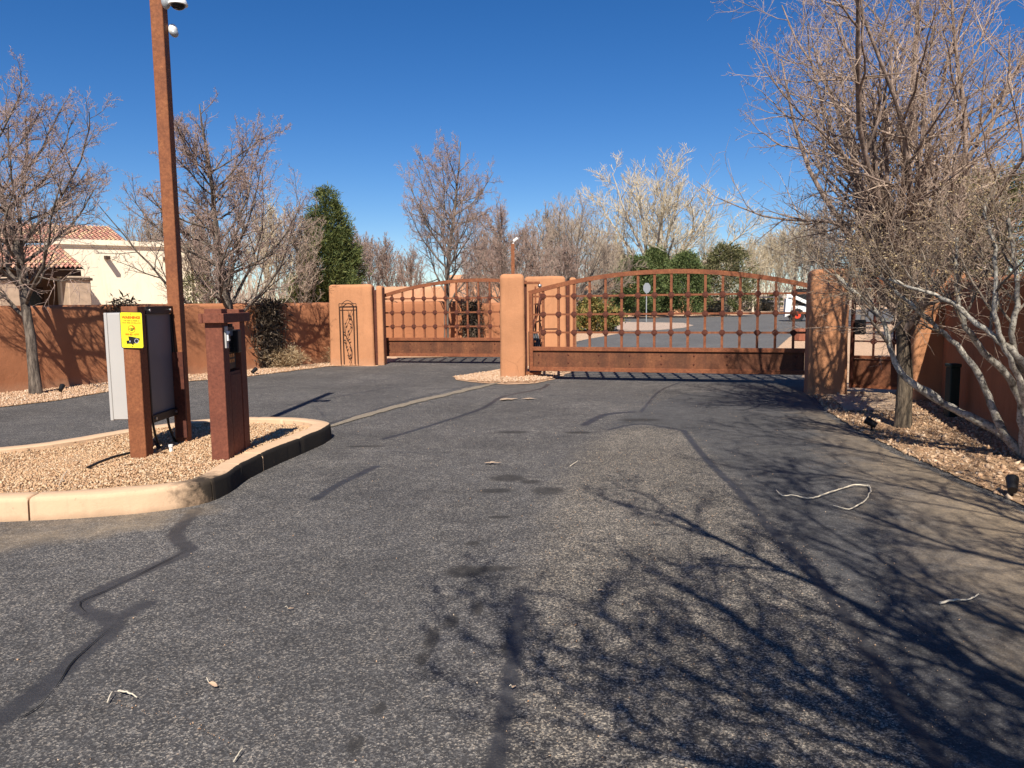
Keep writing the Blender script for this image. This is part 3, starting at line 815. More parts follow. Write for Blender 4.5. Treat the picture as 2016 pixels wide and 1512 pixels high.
link('pillar_block', adobe_block(0.60, 0.68, 2.03, 0.06, 0.08, 8.1, 0.01), M['stucco'], t)
pp = AT(1848, 800, 11.55)
t = thing('gate_pillar', 'sunlit terracotta pillar with slanting wall shadow beside the walk gate', 'gate pillar', (pp.x, 11.55 + 0.3, 0), R(-4))
link('pillar_block', adobe_block(0.72, 0.6, 1.97, 0.06, 0.07, 2.1, 0.01), M['stucco'], t)
t = thing('boundary_wall', 'shaded terracotta wall running toward the viewer behind pale trunks', 'wall')
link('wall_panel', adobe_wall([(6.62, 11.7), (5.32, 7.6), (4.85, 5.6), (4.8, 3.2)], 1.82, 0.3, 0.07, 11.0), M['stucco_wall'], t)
t = thing('boundary_wall', 'terracotta wall with dark vines seen through the exit gate', 'wall')
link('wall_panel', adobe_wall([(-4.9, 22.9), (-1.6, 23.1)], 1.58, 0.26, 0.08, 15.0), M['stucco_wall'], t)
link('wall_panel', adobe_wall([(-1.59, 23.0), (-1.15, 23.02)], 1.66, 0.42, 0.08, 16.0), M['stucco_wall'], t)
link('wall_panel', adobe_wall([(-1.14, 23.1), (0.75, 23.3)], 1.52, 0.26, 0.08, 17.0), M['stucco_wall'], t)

# ------------------------------------------------------------------ the two sliding gates
GW = 5.25
def arch_z(s):
    k = (s - 2.72) / 2.66
    return 1.74 + 0.355 * (1 - k * k)
def make_gate(loc, rz, label):
    t = thing('drive_gate', label, 'gate', loc, rz, 'arched steel drive gates')
    m_ = M['rust_gate']
    for s in (0.04, GW - 0.04):
        MB().box((s, 0, 0.95), (0.075, 0.075, 1.54), bev=0.004).part('end_post', m_, t)
    # arched top rail: swept box
    mb = MB(); prev = None
    n = 40
    for i in range(n + 1):
        s = GW * i / n
        c = Vector((s, 0, arch_z(s)))
        d = Vector((1, 0, (arch_z(s + 0.01) - arch_z(s - 0.01)) / 0.02)).normalized(); up = Vector((-d.z, 0, d.x))
        r4 = [mb.bm.verts.new(c + up * (0.042 * a) + Vector((0, 0.034 * b, 0))) for a, b in ((1, 1), (1, -1), (-1, -1), (-1, 1))]
        if prev:
            for k in range(4): mb.bm.faces.new((prev[k], prev[(k + 1) % 4], r4[(k + 1) % 4], r4[k]))
        else: mb.bm.faces.new(r4)
        prev = r4
    mb.bm.faces.new(prev[::-1])
    mb.part('arched_rail', m_, t)
    MB().box((GW / 2, -0.004, 0.622), (GW - 0.16, 0.085, 0.078), bev=0.004).part('middle_rail', m_, t)
    MB().box((GW / 2, -0.004, 0.222), (GW - 0.16, 0.085, 0.082), bev=0.004).part('bottom_rail', m_, t)
    pan = MB().box((GW / 2, 0.0, 0.423), (GW - 0.165, 0.02, 0.315)).part('kick_plate', M['rust_plate'], t)
    bolt = MB().cyl((0, -0.010, 0), (0, -0.024, 0), 0.020, 0.012, 8).mesh('bolt')
    for i in range(9):
        for z in (0.345, 0.505):
            link('bolt', bolt, M['rust_dark'], pan, (0.19 + 0.605 * i, 0, z))
    ros = MB()
    ros.extr([(0.058 * math.cos(R(22.5 + 45 * k)), -0.032, 0.058 * math.sin(R(22.5 + 45 * k))) for k in range(8)], (0, 0.064, 0))
    ros.extr([(0.034 * math.cos(R(45 * k)), -0.042, 0.034 * math.sin(R(45 * k))) for k in range(8)], (0, 0.084, 0))
    ros = ros.mesh('rosette')
    rows = (1.655, 1.30, 0.945)
    for z in rows:
        MB().box((GW / 2, 0, z), (GW - 0.16, 0.028, 0.036)).part('crossbar', m_, t)
    for i in range(16):
        s = 0.288 + 0.3119 * i
        zt = arch_z(s) - 0.035
        MB().box((s, 0.001, (zt + 0.655) / 2), (0.046, 0.040, zt - 0.655)).part('bar', m_, t)
        for z in rows:
            if z < zt - 0.03: link('rosette', ros, M['rust_dark'], t, (s, 0, z))
    return t
g1 = make_gate((0.36, 15.55, 0), math.atan2(-1.55, 5.05), 'arched rusty steel grid gate closing the entry lane, seen whole')
g2 = copy_tree(g1)
g2.location = (-3.32, 20.15, 0); g2.rotation_euler = (0, 0, R(-14)); g2.scale = (0.93, 1, 1)
g2['label'] = 'arched rusty steel grid gate across the exit lane, partly hidden by slim pillar'
# guide post, roller arm and lower guide beside the slim pillar
t = thing('gate_guide', 'rusty steel guide post with roller arm beside the slim median pillar', 'gate guide', (0.31, 15.72, 0))
MB().box((-0.02, 0.05, 1.0), (0.06, 0.10, 1.95), bev=0.004).part('guide_post', M['rust_dark'], t)
MB().box((0.10, -0.02, 1.93), (0.34, 0.07, 0.05), bev=0.004).part('roller_arm', M['rust'], t)
MB().sphere((0.27, -0.02, 1.87), 0.04).part('roller', M['chrome'], t, True)
MB().box((0.10, -0.10, 0.12), (0.36, 0.12, 0.06), bev=0.004).part('lower_guide', M['rust'], t)
# side grille leaning behind the entry gate
t = thing('side_grille', 'short rusty grille with slanting brace behind the slim pillar', 'grille', (0.52, 16.6, 0))
for i, (x, y) in enumerate([(0.0, 0), (0.12, 0.9)]):
    MB().box((x, y, 1.0), (0.035, 0.035, 1.75)).part('bar', M['rust_gate'], t)
for z in (0.72, 1.12, 1.5):
    MB().beam((-0.03, -0.3, z), (0.16, 1.2, z), 0.03, 0.03).part('crossbar', M['rust_gate'], t)
MB().beam((-0.12, 0.1, 0.75), (0.16, 0.6, 1.72), 0.05, 0.05).part('brace', M['rust_dark'], t)
t = thing('gate_operator', 'black rounded gate operator box behind the entry gate grid', 'gate operator', (0.50, 16.75, 0))
mb = MB(); mb.extr([(-0.13, -0.2, 0.1), (0.13, -0.2, 0.1), (0.13, -0.2, 0.62), (0.08, -0.2, 0.84), (0.0, -0.2, 0.93), (-0.08, -0.2, 0.94), (-0.13, -0.2, 0.9)], (0, 0.4, 0))
mb.part('operator_cover', M['black'], t)
for k in range(3):
    MB().beam((0.02 + 0.04 * k, -0.215, 0.55), (-0.03 + 0.045 * k, -0.215, 0.88), 0.015, 0.02).part('cover_rib', M['grey_panel'], t)
MB().box((0.30, 0.05, 0.96), (0.42, 0.05, 0.03)).part('drive_arm', M['rust_dark'], t)

# walk gate
wl, wr = AT(1671, 770, 12.75), AT(1800, 775, 12.2)
t = thing('walk_gate', 'narrow rusty walk gate of square grid over a solid plate', 'gate', (wl.x, 12.75, 0), math.atan2(-0.55, wr.x - wl.x))
WW = math.hypot(wr.x - wl.x, 0.55)
for s in (0.03, WW - 0.03):
    MB().box((s, 0, 0.98), (0.06, 0.06, 1.78), bev=0.003).part('gate_post', M['rust_dark'], t)
MB().box((WW / 2, 0, 1.80), (WW, 0.07, 0.16), bev=0.003).part('top_rail', M['rust_gate'], t)
MB().box((WW / 2, -0.003, 0.60), (WW - 0.125, 0.07, 0.05), bev=0.003).part('middle_rail', M['rust_gate'], t)
MB().box((WW / 2, 0, 0.35), (WW - 0.125, 0.02, 0.44)).part('kick_plate', M['rust_plate'], t)
MB().box((WW / 2, -0.003, 0.12), (WW - 0.125, 0.06, 0.05), bev=0.003).part('bottom_rail', M['rust_gate'], t)
for z in (0.86, 1.16, 1.46):
    MB().box((WW / 2, 0, z), (WW - 0.125, 0.024, 0.026)).part('crossbar', M['rust_dark'], t)
ros2 = MB().extr([(0.05 * math.cos(R(22.5 + 45 * k)), -0.025, 0.05 * math.sin(R(22.5 + 45 * k))) for k in range(8)], (0, 0.05, 0)).mesh('rosette')
for s in (WW * 0.36, WW * 0.67):
    MB().box((s, 0.001, 1.17), (0.032, 0.03, 1.10)).part('bar', M['rust_dark'], t)
    for z in (0.86, 1.16, 1.46): link('rosette', ros2, M['rust_dark'], t, (s, 0, z))
MB().box((0.15, -0.05, 1.09), (0.16, 0.09, 0.24), bev=0.012).part('lock_box', M['black'], t)

# iron trellises
def trellis(loc, rz, w, h, label):
    t = thing('wall_trellis', label, 'trellis', loc, rz, 'iron vine trellises on adobe')
    r = 0.009
    for x in (-w / 2, -w / 2 + 0.075, w / 2 - 0.075, w / 2):
        MB().cyl((x, 0, 0.03), (x, 0, h), r, n=6).part('upright', M['iron'], t)
    for z in (h, h - 0.09):
        MB().cyl((-w / 2, 0, z), (w / 2, 0, z), r, n=6).part('crossbar', M['iron'], t)
    MB().tube([(-w / 2 + 0.075 + (w - 0.15) * k / 10, 0, h + 0.08 * math.sin(math.pi * k / 10)) for k in range(11)], r).part('top_arch', M['iron'], t)
    for ph in (0.0, 2.0):
        vn = MB().tube([((w / 2 - 0.10) * math.sin(ph + 7.5 * k / 40) * (0.5 + 0.5 * k / 40), -0.012, 0.06 + (h - 0.22) * k / 40) for k in range(41)], 0.006, 5).part('iron_vine', M['iron'], t)
        lf = MB().extr([(0, 0, 0), (0.025, 0, 0.03), (0.03, 0, 0.07), (0, 0, 0.045), (-0.02, 0, 0.02)], (0, -0.008, 0)).mesh('leaf')
        for k in range(6):
            q = 5 + k * 6
            link('leaf', lf, M['iron'], vn, ((w / 2 - 0.10) * math.sin(ph + 7.5 * q / 40) * (0.5 + 0.5 * q / 40), -0.014, 0.06 + (h - 0.22) * q / 40), (0, random.uniform(-1.5, 1.5), 0))
    return t
tp = AT(688, 713, 19.3)
trellis((tp.x, 19.30, 0.02), R(2), 0.42, 1.53, 'iron vine trellis with arched top mounted on the broad terracotta pillar')
trellis((-3.42, 22.90, 0.1), R(3), 0.40, 1.42, 'iron vine trellis glimpsed through bars of the exit gate')

# ------------------------------------------------------------------ kiosk, cabinet, camera pole
kx, ky = -2.685, 7.02
t = thing('entry_keypad_kiosk', 'dark red steel keypad kiosk standing at the island tip', 'kiosk', (kx, ky, 0.12), R(1.0))
pw = 0.155
for (y, h) in ((0.08, 1.43), (0.56, 1.42)):
    MB().box((0, y, h / 2), (pw, pw, h), bev=0.004).part('post', M['rust_kiosk'], t)
MB().box((0.0, 0.32, 0.42), (0.13, 0.325, 0.84)).part('lower_panel', M['rust_kiosk'], t)
MB().box((0.069, 0.32, 0.42), (0.006, 0.29, 0.78)).part('access_door', M['rust_kiosk'], t)
MB().box((-0.055, 0.32, 1.07), (0.02, 0.325, 0.46)).part('back_panel', M['rust_dark'], t)
kp = MB().box((0.0, 0.30, 1.06), (0.09, 0.25, 0.40), bev=0.006).part('keypad_unit', M['black'], t)
for i in range(4):
    for j in range(3):
        MB().box((0.048, 0.24 + 0.05 * j, 0.94 + 0.05 * i), (0.012, 0.032, 0.032)).part('key', M['glass_dark'], kp)
MB().box((0.048, 0.30, 1.20), (0.010, 0.16, 0.05)).part('display', M['grey_panel'], kp)
MB().box((0.055, 0.40, 1.12), (0.09, 0.10, 0.22), bev=0.01).part('visor_hood', M['black'], t)
rd = MB().box((0.086, 0.075, 1.17), (0.018, 0.06, 0.20), bev=0.004).part('card_reader', M['white_metal'], t)
MB().box((0.10, 0.085, 1.18), (0.02, 0.05, 0.09), bev=0.004).part('reader_cover', M['white'], rd)
MB().box((0.111, 0.085, 1.18), (0.006, 0.026, 0.05)).part('slot', M['black'], rd)
for s in (-1, 1):
    MB().box((s * 0.096, 0.32, 1.345), (0.034, 0.74, 0.085), bev=0.003).part('side_band', M['rust_kiosk'], t)
for y in (-0.021, 0.661):
    MB().box((0.0, y, 1.345), (0.157, 0.045, 0.084), bev=0.003).part('end_band', M['rust_kiosk'], t)
MB().cyl((0.08, 0.20, 1.29), (0.08, 0.20, 1.26), 0.025).part('downlight', M['black'], t)

# sign post + cabinet + frame
sx, sy = AT(272, 895, 7.30).x, 7.30
t = thing('notice_post', 'square rusty steel post holding the yellow warning sign', 'post', (sx, sy, 0.10))
MB().box((0, 0.078, 0.73), (0.155, 0.155, 1.50), bev=0.005).part('post_shaft', M['rust'], t)
px_, py_ = AT(362, 868, 8.15).x, 8.15
t = thing('camera_pole', 'tall slender square rusty pole rising out of the island gravel', 'pole', (px_, py_, 0.10))
MB().box((0, 0, 2.75), (0.125, 0.125, 5.5), bev=0.005).part('pole_shaft', M['rust'], t)
MB().box((0, 0, 5.505), (0.135, 0.135, 0.012)).part('pole_cap', M['rust_dark'], t)
MB().box((0.02, -0.075, 0.55), (0.11, 0.028, 0.9)).part('mounting_plate', M['rust_dark'], t)
cz = AT(352, 8, 8.10).z
t = thing('dome_camera', 'white dome security camera on a bracket near the pole top', 'camera', (px_ + 0.06, 8.08, cz))
MB().sphere((0.045, 0, 0.02), 0.055, (0.8, 1, 1.4)).part('wall_bracket', M['galv'], t, True)
MB().cyl((0.05, 0, 0.05), (0.16, 0, 0.08), 0.022).part('arm', M['white'], t, True)
mb = MB(); mb.cyl((0.165, 0, 0.0), (0.165, 0, 0.075), 0.088, 0.06, 20); mb.cyl((0.165, 0, -0.018), (0.165, 0, 0.0), 0.092, 0.092, 20)
mb.part('housing', M['white'], t, True)
MB().sphere((0.165, 0, -0.014), 0.072, (1, 1, 0.7), 18, 10).part('smoked_dome', M['glass_dark'], t, True)
c2 = AT(339, 58, 8.2)
t = thing('bullet_camera', 'small white camera peeking out behind the tall pole', 'camera', (c2.x, 8.22, c2.z))
MB().sphere((0.0, 0, 0.0), 0.055, (0.8, 1, 1.1)).part('camera_body', M['white'], t, True)
MB().sphere((0.012, 0, -0.03), 0.05, (0.8, 1, 0.8)).part('camera_dome', M['galv'], t, True)

cl, cr = AT(206, 617, 7.62).x, sx + 0.03
zt, zb = AT(206, 617, 7.62).z, AT(218, 827, 7.62).z
t = thing('directory_cabinet', 'pale metal cabinet with grey back hung between rusty posts', 'cabinet', (0, 0, 0))
yc = 7.83
MB().box(((cl + sx) / 2 + 0.012, yc, (zt + zb) / 2), (sx - cl + 0.0, 0.42, zt - zb), bev=0.008).part('housing', M['white_metal'], t)
MB().box((cl + 0.006, yc - 0.0, (zt + zb) / 2 + 0.0), (0.030, 0.44, zt - zb + 0.01), bev=0.004).part('door', M['white_metal'], t)
MB().box((cr, 7.775, (zt + zb) / 2 + 0.02), (0.022, 0.60, zt - zb - 0.06)).part('back_panel', M['grey_panel'], t)
bx = cr + 0.027
for z, nm in ((zt + 0.025, 'top_bar'), (zb + 0.02, 'bottom_bar')):
    b = MB().box((bx, 7.80, z), (0.03, 0.62, 0.075), bev=0.003).part(nm, M['blackbar'], t)
    for y in (7.56, 8.02):
        MB().cyl((bx + 0.014, y, z), (bx + 0.024, y, z), 0.014, n=8).part('bolt', M['chrome'], b)
for y in (7.50, 8.085):
    MB().box((bx - 0.003, y, (zt + zb) / 2), (0.026, 0.026, zt - zb - 0.04)).part('side_bar', M['blackbar'], t)
for y, r_ in ((7.62, 0.10), (7.95, 0.14)):
    MB().tube([(cr - 0.02 + 0.02 * k / 8, y + r_ * (1 - math.cos(math.pi * k / 8)) * 0.5, zb - 0.02 - (zb - 0.16) * math.sin(math.pi * 0.5 * k / 8)) for k in range(9)], 0.012).part('conduit', M['black'], t)

# warning sign with its print
sgx, sgy, sgz = AT(260, 650, 7.285).x, 7.285, AT(260, 650, 7.285).z
t = thing('warning_sign', 'yellow video surveillance warning sign fixed to the square rusty post', 'sign', (sgx, sgy, sgz), rot=(R(2), R(1.6), R(-3)))
def rr_outline(w, h, r, y):
    return [(x, y, z) for x, z in rrect(w, h, r, 5)]
MB().extr(rr_outline(0.218, 0.342, 0.02, 0.0), (0, -0.004, 0)).part('border', M['black_ink'], t)
MB().extr(rr_outline(0.206, 0.330, 0.016, -0.0042), (0, -0.002, 0)).part('face', M['yellow'], t)
def text(body, size, x, z, mat, parent, y=-0.0075, bold=0.0):
    cu = bpy.data.curves.new('txt', 'FONT'); cu.body = body; cu.size = size; cu.align_x = 'CENTER'; cu.align_y = 'CENTER'
    cu.offset = bold; cu.extrude = 0.0006
    o = bpy.data.objects.new('tmp', cu); COL.objects.link(o)
    dg = bpy.context.evaluated_depsgraph_get(); dg.update()
    me = bpy.data.meshes.new_from_object(o.evaluated_get(dg))
    bpy.data.objects.remove(o); me.materials.clear()
    return link('lettering', me, mat, parent, (x, y, z), (R(90), 0, 0))
text('WARNING!', 0.034, 0, 0.118, M['orange_ink'], t, bold=0.0018)
text('THIS AREA IS UNDER 24', 0.0142, 0, 0.088, M['brown_ink'], t, bold=0.0003)
text('HOUR VIDEO SURVEILLANCE', 0.0136, 0, 0.068, M['brown_ink'], t, bold=0.0003)
text('505-821-5777', 0.024, 0.004, -0.040, M['orange_ink'], t, bold=0.0007)
mb = MB()
for k in range(24):
    a0, a1 = R(15 * k), R(15 * k + 15.5)
    w = 0.004 + (0.010 if 0 <= 15 * k < 75 else 0.0)
    mb.extr([(0.036 * math.cos(a0), 0, 0.036 * math.sin(a0)), (0.036 * math.cos(a1), 0, 0.036 * math.sin(a1)), ((0.036 - w) * math.cos(a1), 0, (0.036 - w) * math.sin(a1)), ((0.036 - w) * math.cos(a0), 0, (0.036 - w) * math.sin(a0))], (0, -0.0006, 0))
em = mb.part('emblem', M['orange_ink'], t, loc=(0, -0.0072, 0.012))
text('A-TREK', 0.017, 0, 0.012, M['black_ink'], t, y=-0.0078, bold=0.0006)
MB().extr([(-0.016, 0, -0.012), (0.016, 0, -0.012), (0.008, 0, -0.005), (0, 0, -0.003), (-0.008, 0, -0.005)], (0, -0.0006, 0)).part('emblem_mark', M['black_ink'], t, loc=(0, -0.0075, 0.008))
MB().extr([(-0.036, 0, -0.058), (-0.004, 0, -0.060), (0.076, 0, -0.076), (0.066, 0, -0.100), (0.050, 0, -0.122), (0.012, 0, -0.124), (0.014, 0, -0.134), (0.0, 0, -0.136), (-0.012, 0, -0.126), (-0.054, 0, -0.128), (-0.056, 0, -0.098), (-0.030, 0, -0.096)], (0, -0.0006, 0)).part('camera_picture', M['black_ink'], t, loc=(0, -0.0072, 0))
MB().extr([(0.042 + 0.020 * math.cos(R(20 * k)), 0, -0.100 + 0.022 * math.sin(R(20 * k))) for k in range(18)], (0, -0.0006, 0)).part('lens_ring', M['pale_ink'], t, loc=(0, -0.0079, 0))
MB().extr([(0.042 + 0.016 * math.cos(R(20 * k)), 0, -0.100 + 0.018 * math.sin(R(20 * k))) for k in range(18)], (0, -0.0006, 0)).part('lens', M['black_ink'], t, loc=(0, -0.0086, 0))
MB().extr([(-0.022 + 0.004 * math.cos(R(40 * k)), 0, -0.105 + 0.010 * math.sin(R(40 * k))) for k in range(9)], (0, -0.0006, 0)).part('highlight', M['pale_ink'], t, loc=(0, -0.0079, 0))
for z in (0.152, -0.152):
    MB().cyl((0, -0.006, z), (0, -0.010, z), 0.004, n=8).part('screw', M['black_ink'], t)

# small things in the island gravel
p = G(337, 890, 0.15)
t = thing('pipe_stub', 'short white plastic pipe with cap poking out of the gravel', 'pipe', p)
MB().cyl((0, 0, -0.03), (0, 0, 0.05), 0.017, n=14).part('pipe', M['white'], t, True)
MB().cyl((0, 0, 0.05), (0, 0, 0.075), 0.022, n=14).part('cap', M['white'], t, True)
p0, p1 = G(318, 893, 0.15), AT(305, 868, 7.75)
o = MB().beam(p0, p1, 0.03, 0.008).part('loose_slat', M['wood_dark'], None); tag(o, 'thin loose slat leaning in the gravel under the cabinet', 'slat')
o = MB().tube([G(172, 921, 0.155), G(195, 910, 0.17), G(225, 899, 0.18), G(262, 890, 0.17), G(300, 872, 0.16)], 0.012).part('drip_hose', M['black'], None, True); tag(o, 'black irrigation hose curving across the island gravel', 'hose')
o = MB().tube([G(116, 955, 0.165), G(126, 935, 0.18), G(133, 926, 0.19)], 0.003).part('dry_weed', M['dry_wood'], None); tag(o, 'single thin dry weed standing in the island gravel', 'weed')

# rusty camera post behind the slim pillar
p = AT(1010, 540, 17.4); ztop = AT(1010, 480, 17.4).z
t = thing('camera_pole', 'short rusty pole with white camera rising behind the slim pillar', 'pole', (p.x, 17.4, 0))
MB().box((0, 0, ztop / 2), (0.075, 0.075, ztop)).part('pole_shaft', M['rust'], t)
t2 = thing('bullet_camera', 'tiny white camera on the short pole behind the slim pillar', 'camera', (p.x, 17.4, ztop))
MB().beam((0, 0, 0.0), (0.05, 0, 0.05), 0.02, 0.02).part('bracket', M['white'], t2)
MB().beam((0.02, 0, 0.05), (0.11, -0.04, 0.12), 0.06, 0.06, 0.01).part('camera_body', M['white'], t2)

# garden spotlights
def spot(p, rz, label):
    t = thing('garden_spotlight', label, 'spotlight', p, rz, 'low garden spotlights')
    MB().cyl((0, 0, -0.03), (0, 0, 0.06), 0.012, n=8).part('stake', M['black'], t)
    MB().cyl((-0.05, 0.0, 0.05), (0.07, 0, 0.12), 0.035, 0.048, 12).part('lamp_head', M['black'], t, True)
    MB().cyl((0.066, 0, 0.118), (0.074, 0, 0.1225), 0.043, 0.043, 12).part('lens', M['galv'], t)
spot(G(500, 737, 0.02), R(60), 'small dark spotlight on gravel near the dead vine on the wall')
spot(G(121, 773, 0.02), R(100), 'small dark spotlight beside the trunk of the bare tree by the wall')
spot(G(1716, 846, 0.02), R(150), 'small dark spotlight in litter before the dark trunk')
spot(G(1992, 975, 0.02), R(60), 'small dark spotlight at the edge of litter below the pale trunks')
# green pedestal
p = G(1872, 822, 0.0)
t = thing('utility_pedestal', 'narrow dark green utility pedestal in shade against the wall', 'utility box', (p.x, p.y, 0))
MB().box((0, 0, 0.33), (0.13, 0.13, 0.66), bev=0.01).part('housing', M['green_box'], t)
MB().box((0, 0, 0.685), (0.15, 0.15, 0.05), bev=0.012).part('cap', M['green_box'], t)

# ------------------------------------------------------------------ vegetation toolkit
def unit(v): return v / (np.linalg.norm(v, axis=-1, keepdims=True) + 1e-9)
def grow(P0, D0, L, n, wig, trop, rg, droop=0.0):
    B = len(P0); P = np.zeros((B, n + 1, 3)); P[:, 0] = P0
    d = unit(D0.copy()); st = (L / n)[:, None]
    for i in range(n):
        d = unit(d + rg.normal(size=(B, 3)) * wig + np.array([0, 0, trop]))
        P[:, i + 1] = P[:, i] + d * st
    return P
def sprout(P, Rr, L, k, t0, t1, ang, ratio, fall, rg, rratio=0.6, angv=10, azim=None):
    B, n1, _ = P.shape; n = n1 - 1
    t = t0 + (t1 - t0) * (np.arange(k)[None, :] + rg.random((B, k))) / k
    x = np.clip(t * n, 0, n - 1e-4); i = x.astype(int); f = (x - i)[..., None]
    b = np.arange(B)[:, None]
    p0, p1 = P[b, i], P[b, i + 1]
    pos = p0 * (1 - f) + p1 * f; tan = unit(p1 - p0)
    rad = (Rr[b, i] * (1 - f[..., 0]) + Rr[b, i + 1] * f[..., 0])
    ref = np.where(np.abs(tan[..., 2:3]) > 0.85, np.array([1.0, 0, 0]), np.array([0, 0, 1.0]))
    u = unit(np.cross(tan, ref)); v = np.cross(tan, u)
    az = (np.arange(k)[None, :] * 2.39996 + rg.random((B, 1)) * 6.28 + rg.normal(size=(B, k)) * 0.5)[..., None]
    a = np.radians(ang + rg.normal(size=(B, k)) * angv)[..., None]
    d = tan * np.cos(a) + (u * np.cos(az) + v * np.sin(az)) * np.sin(a)
    ln = L[:, None] * ratio * (1 - fall * (t - t0) / (t1 - t0 + 1e-6)) * rg.uniform(0.65, 1.25, (B, k))
    return pos.reshape(-1, 3), d.reshape(-1, 3), ln.ravel(), (rad * rratio).ravel()
def radii(r0, n, tip):
    t = np.linspace(0, 1, n + 1)[None, :]
    return r0[:, None] * (1 - t) + np.minimum(tip, r0)[:, None] * t
def tubes(P, Rr, s):
    B, n1, _ = P.shape
    T = np.empty_like(P); T[:, 1:-1] = P[:, 2:] - P[:, :-2]; T[:, 0] = P[:, 1] - P[:, 0]; T[:, -1] = P[:, -1] - P[:, -2]
    T = unit(T)
    D = unit(P[:, -1] - P[:, 0]); ax = np.argmin(np.abs(D), axis=1)
    ref = np.eye(3)[ax][:, None, :]
    U = unit(np.cross(T, ref)); W = np.cross(T, U)
    a = np.arange(s) * 2 * np.pi / s
    V = P[:, :, None, :] + Rr[:, :, None, None] * (U[:, :, None, :] * np.cos(a)[None, None, :, None] + W[:, :, None, :] * np.sin(a)[None, None, :, None])
    idx = np.arange(B * n1 * s).reshape(B, n1, s)
    A = idx[:, :-1, :]; Bq = np.roll(A, -1, axis=2); C = np.roll(idx[:, 1:, :], -1, axis=2); Dq = idx[:, 1:, :]
    return V.reshape(-1, 3), np.stack([A, Bq, C, Dq], -1).reshape(-1, 4)
def merge(lst):
    Vs, Fs, o = [], [], 0
    for V, Fc in lst:
        Vs.append(V); Fs.append(Fc + o); o += len(V)
    return np.concatenate(Vs), np.concatenate(Fs)
def tree_meshes(seed, H, r0, fork=0.2, limbs=14, limb_ang=42, limb_len=0.62, trop=0.10, k2=8, k3=6, k4=6, k5=3, tmin=0.0035, wig=0.10, leader=True, flare=1.25, limb_top=0.8, lean=(0, 0), ang2=36, ang3=42, fall1=0.62, spur=0.035, k2t=0.15, shoots=0):
    """returns (wood mesh, twig mesh, bud mesh) in local coordinates"""
    rg = np.random.default_rng(seed)
    o1 = np.array([1.0])
    n0 = 16
    P0 = grow(np.zeros((1, 3)), np.array([[lean[0], lean[1], 1.0]]), o1 * H * (0.97 if leader else fork * 1.9), n0, 0.045, 0.05, rg)
    P0[:, 0, 2] = -0.06
    t = np.linspace(0, 1, n0 + 1)
    R0 = (r0 * (1 - t) ** 0.8 + 0.012)[None] if leader else (r0 * (1 - 0.35 * t))[None]
    R0[0, 0] *= flare; R0[0, 1] *= 1 + (flare - 1) * 0.25
    wood = [tubes(P0, R0, 12)]
    p, d, L, r = sprout(P0, R0, o1 * H, limbs, fork if leader else 0.5, limb_top if leader else 1.0, limb_ang, limb_len, fall1 if leader else 0.15, rg, 0.46 if leader else 0.62, 8)
    P1 = grow(p, d, L, 10, wig, trop, rg); R1 = radii(r, 10, 0.008); wood.append(tubes(P1, R1, 7))
    p, d, L2, r = sprout(P1, R1, L, k2, k2t, 0.97, ang2, 0.42, 0.5, rg, 0.62)
    if leader:   # side shoots of the leader itself
        pa, da, La, ra = sprout(P0, R0, o1 * H, k2, 0.55, 0.98, ang2, 0.17, 0.5, rg, 0.5)
        p, d, L2, r = np.concatenate([p, pa]), np.concatenate([d, da]), np.concatenate([L2, La]), np.concatenate([r, ra])
    P2 = grow(p, d, L2, 7, wig * 1.3, trop * 0.9, rg); R2 = radii(np.maximum(r, tmin * 1.4), 7, tmin); wood.append(tubes(P2, R2, 5))
    p, d, L3, r = sprout(P2, R2, L2, k3, 0.12, 1.0, ang3, 0.45, 0.45, rg, 0.65)
    P3 = grow(p, d, L3, 5, wig * 1.5, trop * 0.8, rg); R3 = radii(np.maximum(r, tmin), 5, tmin * 0.75)
    tw = [tubes(P3, R3, 4)]
    p, d, L4, r = sprout(P3, R3, L3, k4, 0.12, 1.0, ang3, 0.5, 0.35, rg, 0.7)
    P4 = grow(p, d, np.maximum(L4, 0.06), 2, wig * 1.5, trop * 0.6, rg); R4 = radii(np.maximum(r, tmin * 0.75), 2, tmin * 0.6)
    tw.append(tubes(P4, R4, 3))
    if shoots:      # dense spray of thin water shoots round the fork
        ps, ds, Ls, rs = sprout(P0, R0, o1 * H, shoots, *((0.20, 0.46) if leader else (0.62, 1.0)), 62, 0.22, 0.2, rg, 0.09, 20)
        S1 = grow(ps, ds, Ls, 7, 0.13, 0.07, rg); T1 = radii(np.maximum(rs, 0.005), 7, tmin); tw.append(tubes(S1, T1, 4))
        ps, ds, Ls, rs = sprout(S1, T1, Ls, 11, 0.1, 1.0, 44, 0.36, 0.3, rg, 0.7)
        S2 = grow(ps, ds, Ls, 4, 0.16, 0.05, rg); T2 = radii(np.maximum(rs, tmin), 4, tmin * 0.6); tw.append(tubes(S2, T2, 3))
        ps, ds, Ls, rs = sprout(S2, T2, Ls, 6, 0.1, 1.0, 46, 0.42, 0.3, rg, 0.7)
        S3 = grow(ps, ds, Ls, 2, 0.16, 0.05, rg); T3 = radii(np.maximum(rs, tmin * 0.7), 2, tmin * 0.5); tw.append(tubes(S3, T3, 3))
    bud = None
    if k5:
        p, d, L5, r = sprout(P4, R4, L4, k5, 0.2, 1.0, 50, 0.3, 0.2, rg, 1.0)
        L5 = rg.uniform(0.5, 1.4, len(p)) * spur
        P5 = grow(p, d, L5, 1, 0.2, 0.1, rg)
        R5 = np.tile(np.array([[1.15, 0.45]]) * tmin, (len(p), 1))
        bud = tubes(P5, R5, 3)
    c, e = merge(tw)
    return np_mesh('trunk', *wood[0], True), np_mesh('crown', c, e, True), (np_mesh('buds', *bud) if bud else None), np_mesh('limbs', *merge(wood[1:]), True)
